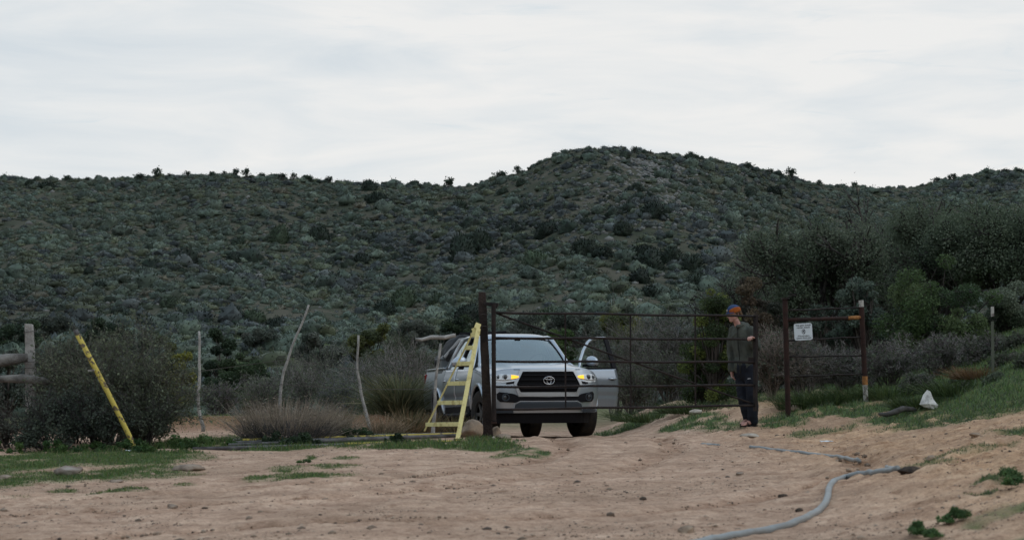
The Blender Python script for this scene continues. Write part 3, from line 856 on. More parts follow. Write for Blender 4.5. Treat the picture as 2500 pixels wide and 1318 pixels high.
for i, (px, py, hw, tall, lb) in enumerate(RSH):
    hill_object(SM[(i % 3) * 2 + tall], px, py, hw * (1.25 if tall else 1.05), lb, 'shrub', 'shrubs along the skyline', D=float(ridgeD(px)) - .6, sy=1.15 if tall else .95)
# ------------------------------------------------------------------ middle distance
GRT = (.16, .148, .142); GRT2 = (.125, .12, .11); BRN = (.12, .095, .08)
def at(px, Y): 
    v = onG(px, Y); v.z -= .03; return v
def hpx(px, ytop, Y):                    # height above ground that reaches photo row ytop
    return P(px, ytop, Y).z - onG(px, Y).z
def wpx(w, Y): return w / FPX * Y
GB = 'bare grey shrubs behind the fence'
def BS(px, Y, ytop, hw, lb, seed, col=GRT, **k):
    return bare_shrub(at(px, Y), hpx(px, ytop, Y), wpx(hw, Y), lb, k.pop('group', GB), seed, col, **k)
def LS(px, Y, ytop, hw, lb, seed, cols, n, ls, **k):
    return leafy(at(px, Y), hpx(px, ytop, Y), wpx(hw, Y), lb, k.pop('group', 'green shrubs in the middle distance'), seed, cols, int(n * 2.0), ls * .66, **k)
JUN = [(.035, .055, .03), (.045, .068, .034), (.028, .045, .028)]
OLV = [(.12, .125, .035), (.085, .095, .035), (.06, .075, .035)]
SGE = [(.085, .10, .08), (.065, .08, .065), (.11, .12, .10)]
GRN = [(.06, .10, .035), (.045, .075, .03), (.085, .125, .045)]
OAK = [(.115, .145, .095), (.085, .112, .072), (.145, .172, .12)]

# far band at the foot of the hill (65-88 m)
far = [(40, 80, 770, 60, 0, 'dark bush on the flat behind the weathered post'), (130, 84, 765, 55, 1, 'grey-green bush at the hill foot right of the weathered post'), (262, 78, 775, 60, 0, 'dark bush at the hill foot right of the leaning yellow pole'),
       (340, 70, 800, 50, 1, 'grey-green bush behind the big dark shrub, left of the yellow-green one'), (545, 66, 800, 52, 0, 'dense dark round bush right of the leftmost fence stick, upper of two'),
       (640, 80, 800, 50, 1, 'grey-green low bush behind the slanted fence stick'), (780, 72, 808, 65, 1, 'wide grey-green bush between the slanted and the bent fence stick'),
       (910, 74, 786, 60, 2, 'loose olive bush above the bent fence stick'), (1010, 80, 790, 60, 1, 'grey-green bush above the level dry branch'), (1130, 82, 775, 60, 0, 'dark bush behind the truck load left of the gate post'),
       (1270, 74, 752, 85, 1, 'wide grey-green thicket behind the truck roof'), (1395, 78, 760, 70, 1, 'grey-green thicket behind the open truck door'), (1510, 80, 770, 70, 2, 'olive thicket behind the middle of the gate'),
       (1620, 84, 765, 60, 1, 'grey-green bush behind the right half of the gate'), (1360, 60, 790, 60, 3, 'green bush just above the truck windscreen')]
for i, (px, Y, yt, hw, k, lb) in enumerate(far):
    LS(px, Y, yt, hw, lb, 300 + i, [JUN, SGE, OLV, GRN][k], 4200, .075, group='bushes at the foot of the hill', nclump=22)
# nearer bushes left of the truck
LS(585, 52, 866, 68, 'dense dark round bush right of the leftmost fence stick, lower of two', 331, JUN, 6500, .055, nclump=26)
LS(435, 46, 868, 58, 'yellow-green shrub left of the leftmost fence stick', 332, [(.16, .16, .035), (.11, .12, .035), (.06, .075, .04)], 4200, .045, nclump=24)
LS(385, 50, 815, 48, 'thin green shrub behind the yellow-green one', 333, OLV, 2600, .05, nclump=20)
LS(300, 42, 840, 60, 'grey-green shrub behind the right side of the big dark shrub', 334, SGE, 4000, .05)
LS(170, 44, 800, 85, 'tall grey-green shrub behind the leaning yellow pole', 335, SGE, 5000, .055)
LS(20, 40, 800, 70, 'grey-green shrub behind the two grey logs', 336, SGE, 4200, .05)
LS(970, 48, 800, 95, 'loose green-grey shrub above the arching grass by the truck', 337, [(.06, .07, .045), (.08, .09, .06)], 4500, .045, nclump=30)
for i, (px, Y, yt, hw, lb, col) in enumerate([
    (535, 36, 922, 62, 'purple-grey bare shrub right of the foot of the leftmost fence stick', (.16, .14, .15)), (640, 38, 905, 75, 'grey bare shrub behind the dry grass at its left', GRT),
    (745, 40, 880, 75, 'grey bare shrub right of the slanted fence stick', GRT), (830, 37, 905, 80, 'blue-grey bare shrub left of the bent fence stick', (.14, .14, .15)),
    (800, 52, 850, 80, 'grey thicket far behind the bent fence stick', GRT2), (920, 44, 845, 85, 'grey thicket right of the bent fence stick', GRT), (1000, 42, 830, 70, 'grey bare shrub below the level dry branch', GRT),
    (1075, 50, 830, 60, 'grey bare shrub behind the truck bed', GRT2), (690, 56, 860, 70, 'grey bare shrub far behind the slanted fence stick', GRT2)]):
    BS(px, Y, yt, hw, lb, 350 + i, col, stems=20, depth=3, rad=.012, leafcol=(.10, .115, .08), nleaf=1500, lsize=.028)
# arching grass left of the truck
for i, (px, Y, h, w, lb) in enumerate([(975, 33.5, .95, .75, 'big arching green grass clump left of the truck bed'), (1030, 35, 1.0, .6, 'arching green grass clump against the rear of the truck'), (935, 36, .8, .6, 'smaller arching grass clump left of the big one beside the truck'), (640, 40, .7, .7, 'spiky grey-green grass clump behind the dry grass')]):
    tuft(at(px, Y), h, w, lb, 'arching grass clumps', 370 + i, [(.085, .10, .05), (.12, .125, .065), (.16, .15, .085), (.06, .075, .045)], 1300, .006, 'arching_grass', 'grass clump', 1.1)
for i, (px, Y, h, w, lb) in enumerate([(1000, 28.5, .45, .45, 'tan dry grass clump behind the yellow wing'), (1050, 29, .42, .3, 'small tan dry grass clump behind the foot of the yellow wing'), (1120, 29.5, .4, .35, 'tan dry grass in front of the rear wheel of the truck')]):
    tuft(at(px, Y), h, w, lb, 'tan grass clumps', 380 + i, [(.22, .16, .09), (.16, .12, .07), (.10, .10, .05)], 700, .004)
# dry grass clump in front
tuft(at(700, 24.6), .60, .66, 'large bushy clump of dry grass with tan tops at the slanted fence stick', 'dry grass clumps by the grid', 390, [(.085, .082, .088), (.06, .062, .06), (.11, .10, .10)], 2300, .0028, curl=.3, tipcol=(.25, .205, .16), tipn=2600, foot=.8)
tuft(at(650, 25.0), .42, .35, 'left-hand low part of the dry grass, greyer clump', 'dry grass clumps by the grid', 391, [(.12, .105, .09), (.085, .078, .07)], 1000, .003, curl=.4, tipcol=(.22, .175, .135), tipn=500, foot=.7)
tuft(at(810, 25.6), .50, .40, 'pale dry grass clump between the large clump and the bent stick', 'dry grass clumps by the grid', 392, [(.15, .125, .095), (.09, .085, .065)], 1100, .003, curl=.4, tipcol=(.22, .18, .13), tipn=500, foot=.7)
tuft(at(935, 26.4), .36, .35, 'thin tan grass right of the foot of the bent fence stick', 'dry grass clumps by the grid', 393, [(.18, .14, .095), (.10, .09, .06)], 600, .003, curl=.5, tipcol=(.24, .18, .12), tipn=250, foot=.7)
# green weeds
for i, (px, Y, h, hw, lb) in enumerate([(470, 22.9, .22, .34, 'leafy green weeds right of the foot of the big dark shrub'), (530, 23.6, .12, .3, 'low green weeds at the left end of the grid'), (690, 23.4, .2, .25, 'dark green weeds at the foot of the dry grass'), (740, 23.3, .24, .2, 'dark green weeds under the right side of the dry grass'), (865, 24.6, .22, .17, 'small dark bushy weed in front of the bent stick'), (905, 24.8, .14, .14, 'little green weed at the foot of the bent stick'), (985, 23.3, .13, .2, 'low green weeds growing through the yellow rail'), (340, 22.2, .2, .3, 'green weeds at the foot of the leaning yellow pole'), (50, 22.5, .16, .4, 'green weeds below the shrub at the left picture edge'), (160, 22.4, .17, .42, 'green weeds under the dark twiggy shrub left of the leaning pole'), (255, 22.35, .15, .35, 'green weeds just left of the foot of the leaning pole'), (415, 23.2, .16, .35, 'green weeds under the right end of the big dark shrub')]):
    leafy(at(px, Y), h, hw, lb, 'green weeds along the grid', 400 + i, [(.05, .10, .03), (.035, .075, .025), (.07, .12, .04)] if i in (0, 1, 7, 8, 9, 10, 11) else [(.035, .06, .028), (.028, .045, .024)], 900, .022, 'green_weeds', 'weed', trunk=False, nclump=14, aspect=.4)
# big dark shrub at the left
BIG = 'dark shrubs at the left edge'
bare_shrub(at(270, 24.3), 1.12, 1.0, 'big dark grey-green shrub behind the leaning yellow pole', BIG, 410, (.085, .083, .068), 36, 4, (.115, .135, .085), 13000, .022, 3, .012, cat='shrub', name='twiggy_shrub')
bare_shrub(at(352, 24.4), .68, .42, 'right-hand dark shrub, lower, with grey twigs and olive leaves', BIG, 411, (.09, .08, .07), 24, 4, (.125, .13, .065), 7000, .022, 3, .01, name='twiggy_shrub')
bare_shrub(at(180, 24.9), 1.0, .52, 'dark twiggy shrub just right of the two grey logs', BIG, 412, (.075, .068, .06), 22, 4, (.095, .112, .078), 9000, .022, 3, .011, name='twiggy_shrub')
bare_shrub(at(30, 23.4), .52, .75, 'low brown twiggy shrub at the left edge below the logs', BIG, 413, (.075, .06, .055), 24, 3, (.07, .075, .06), 3600, .02, 3, .009, name='twiggy_shrub')
bare_shrub(at(130, 22.7), .62, .6, 'low dark twiggy shrub in front of the grass edge at left', BIG, 414, (.045, .042, .042), 22, 3, (.055, .07, .052), 4200, .02, 3, .009, name='twiggy_shrub')
bare_shrub(at(240, 23.0), .62, .6, 'low dark tangle under the leaning yellow pole', BIG, 415, (.04, .036, .036), 22, 3, (.05, .064, .048), 4200, .02, 3, .009, name='twiggy_shrub')
bare_shrub(at(345, 23.4), .6, .55, 'low dark tangle right of the foot of the leaning yellow pole', BIG, 416, (.05, .045, .043), 20, 3, (.06, .072, .048), 4000, .02, 3, .009, name='twiggy_shrub')

# behind the gate and the right-hand thicket
for i, (px, Y, yt, hw, lb, col) in enumerate([
    (1500, 46, 805, 70, 'grey bare thicket behind the open truck door', GRT2), (1580, 44, 770, 75, 'grey bare thicket behind the middle of the gate', GRT2), (1660, 41, 760, 70, 'grey bare thicket left of the dark leafy shrub', GRT),
    (1540, 40, 880, 60, 'low dark thicket right of the open truck door', GRT2), (1630, 37.5, 860, 60, 'low dark twiggy thicket behind the gate rails', GRT2)]):
    BS(px, Y, yt, hw, lb, 420 + i, col, group='bare thicket behind the gate', stems=24, depth=3, rad=.014, leafcol=(.08, .095, .062), nleaf=1800, lsize=.03)
RT = 'thicket behind the sign panel'
LS(1745, 33.6, 705, 62, 'yellow-green leafy shrub growing tall behind the man', 440, [(.11, .14, .036), (.055, .08, .028), (.14, .165, .045), (.04, .06, .025)], 12000, .03, group=RT, nclump=60, clr=.36, shape=.6, twigs=4, name='leafy_shrub')
LS(1715, 34.4, 820, 50, 'darker leafy shrub low behind the gate end', 441, [(.05, .075, .025), (.03, .05, .02)], 8000, .03, group=RT, nclump=44, clr=.42, name='leafy_shrub')
LS(1820, 35.5, 640, 72, 'brown-leaved shrub above the man\'s cap', 442, [(.085, .062, .042), (.055, .048, .036), (.04, .042, .034), (.11, .085, .055)], 7500, .034, group=RT, nclump=34, twig=(.07, .055, .05), name='leafy_shrub')
LS(1890, 36, 700, 60, 'dull brown-green shrub behind the left post of the sign panel', 443, [(.06, .055, .04), (.04, .045, .034)], 5000, .034, group=RT, nclump=26, twig=(.08, .065, .06), name='leafy_shrub')
TR = 'oak trees in the right-hand thicket'
def TT(px, Y, ytop, hw, lb, seed, cols, n, ls, **k):
    return tree(at(px, Y), hpx(px, ytop, Y), wpx(hw, Y), lb, k.pop('group', TR), seed, cols, int(n * 4.2), ls * .52, **k)
TT(2030, 40, 500, 125, 'dark oak with black crooked limbs above the sign', 450, OAK, 15000, .05, stems=4)
TT(2150, 46, 470, 125, 'grey-green oak behind and between the two dark oaks', 451, [(.12, .142, .108), (.088, .108, .082)], 13000, .055, stems=4)
TT(2290, 42, 445, 130, 'tallest oak with bare upright limbs on its right side', 452, OAK, 14000, .05, stems=4)
TT(2440, 40, 470, 120, 'dark oak at the right picture edge', 453, OAK, 14000, .05, stems=4)
TT(2560, 44, 440, 130, 'oak cut off by the right picture edge, farther back', 454, OAK, 9000, .055, stems=3)
TT(1930, 47, 560, 95, 'lower grey-green oak at the left end of the oaks', 455, [(.11, .132, .095), (.08, .10, .072)], 9000, .055, stems=3)
LS(2290, 34, 655, 140, 'broad bright-green leafy bush in front of the oaks', 456, [(.058, .09, .036), (.042, .068, .032), (.078, .108, .046)], 15000, .036, group=RT, nclump=46, clr=.26, name='leafy_bush')
LS(2110, 36, 660, 75, 'pale grey-green bush above the right end of the sign panel', 457, [(.105, .135, .105), (.078, .105, .083)], 7000, .038, group=RT, nclump=48, clr=.24, name='leafy_bush')
LS(2000, 37, 720, 80, 'dark grey-green bush right behind the sign panel', 458, [(.072, .092, .068), (.05, .066, .05)], 7000, .038, group=RT, nclump=48, clr=.24, name='leafy_bush')
LS(2460, 35, 700, 80, 'dark bush behind the thin white-topped post', 459, OAK, 7000, .036, group=RT, nclump=30, name='leafy_bush')
for i, (px, Y, yt, hw, lb, col) in enumerate([
    (1885, 31.5, 800, 45, 'pale brown bare tangle between the man and the sign panel', (.18, .15, .13)), (1960, 31.5, 830, 70, 'grey bare tangle behind the left half of the sign panel', (.15, .14, .132)), (2060, 32, 840, 75, 'grey bare tangle behind the right half of the sign panel', (.155, .142, .135)),
    (2170, 31, 825, 80, 'grey bare tangle right of the sign panel', (.16, .145, .14)), (2290, 30, 810, 90, 'purple-grey bare tangle above the white rock', (.17, .155, .152)), (2400, 29, 805, 85, 'purple-grey bare tangle around the white-topped post', (.17, .155, .152)),
    (2490, 28.5, 800, 80, 'grey bare tangle at the right picture edge', (.155, .142, .135)), (2455, 27.0, 850, 70, 'low grey-brown tangle on the bank below the white-topped post', (.2, .18, .16)), (2520, 25.8, 850, 70, 'grey-brown tangle cut by the right picture edge on the bank', (.125, .11, .095)), (2430, 25.9, 905, 55, 'low dark brush on the grassy bank left of the right picture edge', (.11, .10, .085)), (2355, 26.6, 930, 50, 'low dark brush on the bank beside the dead orange grass', (.11, .10, .085)), (2350, 28, 900, 80, 'low brown bare tangle right of the white rock', (.12, .095, .075)), (2240, 28.5, 905, 60, 'low grey tangle just behind the white rock', (.15, .14, .135))]):
    BS(px, Y, yt, hw, lb, 470 + i, col, group='bare tangle along the bank', stems=24, depth=4, rad=.012, leafcol=(.075, .09, .06), nleaf=1800, lsize=.026, ang=.75)
# rank grass on the bank at the right edge
for i, (px, Y, h, w, lb, c) in enumerate([(2330, 26.4, .26, .5, 'green grass tuft right of the white rock', 0), (2385, 26.9, .2, .38, 'orange-brown dead grass tuft on the bank at right', 1), (2240, 26.2, .2, .4, 'short grass tuft around the white rock', 0), (2020, 28.9, .28, .6, 'green grass tuft under the sign panel', 0), (1960, 28.9, .3, .45, 'green grass tuft at the left foot of the sign panel', 0), (2090, 29, .26, .5, 'green grass tuft at the right foot of the sign panel', 0), (1690, 31.5, .24, .6, 'green grass tuft behind the gate near the man', 0), (1590, 33, .22, .7, 'green grass tuft behind the middle of the gate', 0), (2170, 28.6, .26, .5, 'green grass tuft behind the dark dead limb', 0)]):
    tuft(at(px, Y), h, w, lb, 'grass tufts on the bank', 490 + i, [[(.06, .095, .03), (.085, .115, .04), (.045, .07, .03)], [(.15, .085, .04), (.11, .07, .04)]][c], 1000, .0035, 'grass_tuft', 'grass tuft', .6, foot=.9)
for i, (px, py, h, w, lb) in enumerate([(2340, 1262, .075, .055, 'round green plant, upper of two on the near sandy bank'), (2235, 1305, .085, .055, 'round green plant at the bottom edge of the near bank'), (2310, 1272, .05, .05, 'small dull green plant left of the round one on the near bank'), (2465, 1160, .07, .09, 'dark green plant on the bank at the right edge'), (740, 1123, .05, .07, 'small green plant alone on the bare ground left of the track'), (2480, 1180, .06, .08, 'dull green plant just below a darker one at the right edge'), (2270, 1308, .05, .05, 'olive plant beside the bottom round one on the near bank')]):
    c = G(px, py + 10); leafy(c, h, w, lb, 'small plants on the sand', 520 + i, [(.10, .18, .065), (.07, .13, .05)], 1100, .009, 'small_plant', 'plant', trunk=False, nclump=14, aspect=.45, clr=.45)

# short grass: blades over the patches
rng = np.random.default_rng(61)
def blades(n, xr, yr, hmin, hmax, bw, mult=1.0):
    X = rng.uniform(*xr, n * 6); Y = 1 / rng.uniform(1 / yr[1], 1 / yr[0], n * 6)
    k = np.abs(X / Y) < .34; X, Y = X[k], Y[k]
    g_ = grassmask(X, Y); k = rng.random(len(X)) < g_ * mult; X, Y, g_ = X[k][:n], Y[k][:n], g_[k][:n]; n = len(X)
    Z = H(X, Y) - .004
    h = rng.uniform(hmin, hmax, n) * (.5 + .7 * g_); a = rng.uniform(0, 6.28, n)
    ln = rng.normal(size=(n, 2)) * .45
    b = np.stack([X, Y, Z], 1); s = np.stack([np.cos(a), np.sin(a), 0 * a], 1) * bw
    t = b + np.stack([ln[:, 0] * h, ln[:, 1] * h, h], 1)
    V = np.stack([b - s, b + s, t], 1).reshape(-1, 3)
    F = np.arange(3 * n).reshape(n, 3)
    pal = np.array([(.085, .155, .040), (.115, .17, .05), (.07, .125, .04), (.16, .165, .07)])
    pg = np.array([(.08, .115, .068), (.095, .13, .08), (.125, .145, .085)])
    blue = rng.random(n) < np.where(X > 0, .55, .2)
    C = np.where(blue[:, None], pg[rng.integers(0, 3, n)], pal[rng.integers(0, 4, n)]) * rng.uniform(.6, 1.35, (n, 1))
    return V, F, C
parts = [blades(150000, (-9, 9.5), (11, 24), .010, .036, .0045), blades(70000, (-9, 11), (22, 40), .02, .075, .007)]
V, F, C = merge(parts)
tag(link('short_grass', npmesh('short_grass', V, F, C), M_GRASS), 'short green grass and moss in patches beside the sandy track', 'grass', kind='stuff')

# gravel and crumbs of earth on the track
rp2 = []
for i in range(5):
    v, f = rockt(rng, 1, .75); rp2.append((v, f, np.tile(np.array([[(.34, .25, .18), (.20, .14, .10), (.42, .33, .25), (.13, .095, .075), (.28, .20, .14)][i]]), (len(f), 1))))
ng = 22000
X = rng.uniform(-7, 8, ng * 3); Y = 1 / rng.uniform(1 / 30, 1 / 9.5, ng * 3)
k = (np.abs(X / Y) < .32) & (rng.random(ng * 3) < .12 + .9 * sm(.45, .7, fbm(X * 1.2, Y * .8, 91, 3)))
X, Y = X[k][:ng], Y[k][:ng]
n_ = len(X)
V, F, C = scatter(rp2, rng.integers(0, 5, n_), X, Y, H(X, Y) , rng.lognormal(-5.35, .5, n_).clip(.0025, .016), rng.uniform(0, 6, n_), rng.uniform(.6, 1.2, n_))
nc = 420
cx_ = rng.uniform(-6, 7, nc * 4); cy_ = 1 / rng.uniform(1 / 28, 1 / 10, nc * 4)
k = (np.abs(cx_ / cy_) < .3) & (rng.random(nc * 4) < .15 + .85 * sm(.5, .66, fbm(cx_ * .8, cy_ * .5, 97, 3)))
cx_, cy_ = cx_[k][:nc], cy_[k][:nc]; m2 = len(cx_)
V2, F2, C2 = scatter(rp2, rng.integers(0, 5, m2), cx_, cy_, H(cx_, cy_) - .004, rng.lognormal(-4.1, .4, m2).clip(.008, .035), rng.uniform(0, 6, m2), rng.uniform(.6, 1.0, m2))
V, F, C = merge([(V, F, C), (V2, F2, C2)])
tag(link('gravel', npmesh('gravel', V, F, C), M_TWIG), 'small stones and crumbs of earth strewn over the sandy track', 'gravel', kind='stuff')
# ------------------------------------------------------------------ gate, posts, fences
M_IRON = mat('dark_rusted_iron', (.035, .026, .024), .75, .2, scale=9, col2=(.018, .016, .017), bump=.4, bscale=60)
M_RUSTPIPE = mat('rust_red_pipe', (.045, .023, .019), .85, 0, scale=7, col2=(.024, .015, .014), bump=.4, bscale=50)
M_ORANGE = mat('bare_orange_steel', (.42, .20, .07), .8, 0, scale=14, col2=(.16, .07, .03), bump=.3)
M_WHITEPT = mat('worn_white_paint', (.42, .41, .38), .7, 0, scale=20, col2=(.16, .14, .13), bump=.3, stops=(.36, .5))
M_TIE = mat('old_dark_timber', (.045, .034, .030), .9, 0, scale=6, col2=(.018, .014, .014), bump=.9, bscale=30)
M_YEL = mat('yellow_paint', (.74, .66, .31), .6, 0, scale=11, col2=(.48, .39, .16), bump=.3, bscale=40, stops=(.30, .50), detail=10)
M_YELWORN = mat('flaking_yellow_paint', (.50, .40, .09), .7, 0, scale=16, col2=(.12, .09, .06), bump=.4, bscale=50, stops=(.40, .47))
M_GREYRAIL = mat('bare_grey_rail', (.15, .145, .145), .75, 0, scale=9, col2=(.06, .055, .055), bump=.3)
M_DRYWOOD = mat('bleached_wood', (.40, .385, .365), .9, 0, scale=7, col2=(.20, .19, .18), bump=.8, bscale=45)
M_WIRE = mat('old_fence_wire', (.10, .09, .085), .6, .6)
M_SIGN = mat('white_sign_face', (.66, .71, .75), .5, 0, scale=12, col2=(.58, .63, .67), stops=(.3, .7))
M_INK = mat('black_sign_print', (.05, .055, .065), .6)
M_ROCK = mat('tan_granite', (.34, .26, .19), .9, 0, scale=6, col2=(.17, .13, .10), bump=.8, bscale=22)
M_ROCKG = mat('grey_granite', (.30, .24, .19), .9, 0, scale=8, col2=(.15, .115, .09), bump=.8, bscale=26)
M_HOSE = mat('grey_hose', (.225, .25, .26), .45, 0, scale=5, col2=(.175, .18, .175), spec=.4, bump=.15, bscale=80)

HL, HR_ = 24.86, 26.8                       # gate depth at hinge and free end
def gp(px, py):                             # point in the gate's plane
    y = HL
    for _ in range(6):
        x = (px - CX) / FPX * y
        xa, xb = (1210 - CX) / FPX * HL, (1845 - CX) / FPX * HR_
        y = HL + (HR_ - HL) * (x - xa) / (xb - xa)
    return P(px, py, y)
g = empty('pipe_gate', gp(1206, 1026), 0, 'dark iron five-bar field gate, ajar, reaching from the timber post to the man', 'gate')
def gpart(mb, name, m=M_IRON, **k):
    o = mb.build(name, m, g, **k); o.matrix_parent_inverse = Matrix.Translation(-g.location); return o
gpart(MB().tube([gp(1205, 742), gp(1206, 1026)], .031, 12), 'hinge_stile', smooth=False)
gpart(MB().bar(gp(1845, 768), gp(1844, 1003), .062, .045, up=(1, .5, 0)), 'latch_stile', M_IRON, bevel=.005)
for a, b in ((763, 772), (824.5, 828.5), (882, 884), (944, 940), (999, 989.5)):
    m_ = MB(); pts = [gp(1208 + (1842 - 1208) * i / 14, a + (b - a) * i / 14 + (.9 * math.sin(i * .9) if 0 < i < 14 else 0)) for i in range(15)]
    gpart(m_.tube(pts, .0165, 8), 'rail', smooth=True)
for px in (1380, 1539, 1697):
    ya, yb = np.interp(px, [1208, 1842], [763, 772]), np.interp(px, [1208, 1842], [999, 989.5])
    o = MB().bar(gp(px, ya), gp(px + 1, yb), .022, .012, up=(0, 1, 0)); gpart(o, 'upright')
off = Vector((0, .028, 0))
gpart(MB().tube([gp(1213, 765) + off, gp(1500, 865.5) + off + Vector((0, 0, -.012)), gp(1838, 985) + off], .0135, 8), 'brace', smooth=True)
gpart(MB().box(gp(1206, 1031) , (.075, .075, .03)), 'hinge_shoe', M_RUSTPIPE, bevel=.004)
gpart(MB().box(gp(1838, 880) + Vector((-.02, .03, 0)), (.09, .03, .10)), 'latch_plate', bevel=.004)

tp_ = P(1177, 713, 24.95); bt_ = P(1193, 1090, 25.0)
post = MB(); ax = (bt_ - tp_).normalized()
n_ = 14
for k in range(n_):
    pass
def tie(mb, a, b, wa, wb, n=16, seed=1):
    rg = np.random.default_rng(seed); vs = []; fs = []
    for i in range(n + 1):
        t = i / n; c = a.lerp(b, t); w = (wa + (wb - wa) * t) / 2
        for sx, sy in ((-1, -1), (1, -1), (1, 1), (-1, 1)):
            vs.append(c + Vector((sx * w + rg.normal() * .003, sy * w + rg.normal() * .003, rg.normal() * .004)))
    for i in range(n):
        for k in range(4): fs.append((i * 4 + k, i * 4 + (k + 1) % 4, i * 4 + 4 + (k + 1) % 4, i * 4 + 4 + k))
    fs += [(3, 2, 1, 0), tuple(n * 4 + k for k in range(4))]
    return mb.add(vs, fs)
gpost = tie(MB(), tp_, bt_, .100, .128).build('gate_post', M_TIE, bevel=.008)
tag(gpost, 'thick dark timber post the iron gate hangs from, leaning slightly', 'post')
hb = MB().bar(P(1183, 742, 24.9), P(1217, 744, 24.88), .05, .05).build('hinge_bracket', M_IRON, gpost, bevel=.006)
MB().box(P(1211, 749, 24.88), (.04, .05, .04)).build('hinge_eye', M_IRON, gpost, bevel=.006)
wr = MB()
for k, py in enumerate((768, 797)):
    c = P(1181 + k, py, 24.95)
    wr.tube([c + Vector((.067 * math.cos(a), .067 * math.sin(a), .006 * math.sin(3 * a))) * 1.0 for a in np.linspace(0, 6.4, 22)], .003, 5)
wr.build('wire_wrap', M_WIRE, gpost)

# --- side panel with the sign
Y1, Y2 = 28.0, 28.3
def pp(px, py): return P(px, py, Y1 + (Y2 - Y1) * (px - 1917) / 190)
pn = empty('pipe_fence_panel', pp(1925, 1022), 0, 'rust-brown pipe fence panel carrying the white sign, right of the gate', 'fence panel')
def ppart(mb, name, m, **k):
    o = mb.build(name, m, pn, **k); o.matrix_parent_inverse = Matrix.Translation(-pn.location); return o
ppart(MB().tube([pp(1916.5, 729), pp(1920, 860), pp(1925, 1030)], .041, 14), 'post', M_RUSTPIPE, smooth=False)
ppart(MB().box(pp(1917, 729), (.115, .1, .025)), 'post_cap', M_IRON, bevel=.004)
q = [pp(2102, 733), pp(2103, 749), pp(2111.5, 918), pp(2112, 939), pp(2114.5, 990)]
rp = ppart(MB().tube([q[1], pp(2107, 830), q[2]], .041, 14), 'post', M_RUSTPIPE)
for nm, a, b, m_ in (('bare_end', q[0], q[1], M_WHITEPT), ('scraped_band', q[2], q[3], M_ORANGE), ('bare_foot', q[3], q[4], M_WHITEPT)):
    o = MB().tube([a, b], .0425 if nm == 'scraped_band' else .038, 14).build(nm, m_, rp)
    o.matrix_parent_inverse = (pn.matrix_world if False else Matrix.Identity(4))
for a, b in ((758, 750.5), (831, 822.5), (870.5, 868), (919.5, 912.5)):
    n_ = 10
    pts = [pp(1921 + (2106 - 1921) * i / n_, a + (b - a) * i / n_ + .8 * math.sin(i * 1.3 + a)) for i in range(n_ + 1)]
    ppart(MB().tube(pts, .0125, 8), 'rail', M_IRON, smooth=True)
cb = ppart(MB().tube([pp(1921, 781), pp(2070, 776.5)], .03, 12), 'crossbar', M_RUSTPIPE, smooth=True)
ppart(MB().tube([pp(2070, 776.5), pp(2104, 774.5)], .031, 12), 'crossbar_bare_end', M_ORANGE, smooth=True)
# --- sign
sc_px = (1961, 809)
sg = empty('gate_sign', P(1961, 830, 27.93), 0, 'white rounded sign with black lettering hanging on the rusty pipe panel', 'sign')
def rrect(w, h, r, th, n=6):
    mb = MB(); pts = []
    for cx, cz, a0 in ((w / 2 - r, h / 2 - r, 0), (-w / 2 + r, h / 2 - r, 90), (-w / 2 + r, -h / 2 + r, 180), (w / 2 - r, -h / 2 + r, 270)):
        for i in range(n + 1):
            a = math.radians(a0 + 90 * i / n); pts.append((cx + r * math.cos(a), cz + r * math.sin(a)))
    m = len(pts); vs = [(x, -th / 2, z) for x, z in pts] + [(x, th / 2, z) for x, z in pts]
    mb.add(vs, [tuple(range(m)), tuple(range(2 * m - 1, m - 1, -1))] + [(i, m + i, m + (i + 1) % m, (i + 1) % m) for i in range(m)])
    return mb
sg.location = P(1961, 809.5, 27.93); sg.rotation_euler = (0, math.radians(-3.0), math.radians(-4))
SW, SH = 44 / FPX * 27.93, 41 / FPX * 27.93
rrect(SW, SH, .03, .004).build('sign_plate', M_SIGN, sg)
def text(body, size, loc, parent, m, name='lettering', rot=(math.pi / 2, 0, 0), ext=.0008):
    cu = bpy.data.curves.new(name, 'FONT'); cu.body = body; cu.size = size; cu.align_x = 'CENTER'; cu.align_y = 'CENTER'; cu.extrude = ext; cu.offset = size * .012
    to = bpy.data.objects.new(name, cu); COL.objects.link(to)
    dg = bpy.context.evaluated_depsgraph_get(); dg.update()
    me = bpy.data.meshes.new_from_object(to.evaluated_get(dg)); bpy.data.objects.remove(to); bpy.data.curves.remove(cu)
    o = link(name, me, m, parent); o.location = loc; o.rotation_euler = rot; return o
for tx, z, s in (('This gate should', .098, .034), ('remain closed', .064, .034), ('If found open,', -.062, .032), ('please close gate', -.094, .032)):
    text(tx, s, (0.004, -.0035, z), sg, M_INK)
em = MB()
em.tube([(.03 * math.cos(a) * .8 + .006, -.0032, .004 + .034 * math.sin(a)) for a in np.linspace(0, 2 * math.pi, 18)], .0035, 4, cap=False)
em.tube([(.006 + .012 * math.sin(t * 9), -.0032, -.022 + .05 * t) for t in np.linspace(0, 1, 12)], .004, 4)
em.box((.006, -.0032, .012), (.022, .002, .016))
em.build('round_emblem', M_INK, sg)
for sx in (-1, 1):
    MB().tube([(sx * (SW / 2 - .03), -.004, SH / 2 - .012), (sx * (SW / 2 - .035), .03, SH / 2 + .03)], .003, 5).build('hanging_wire', M_WIRE, sg)

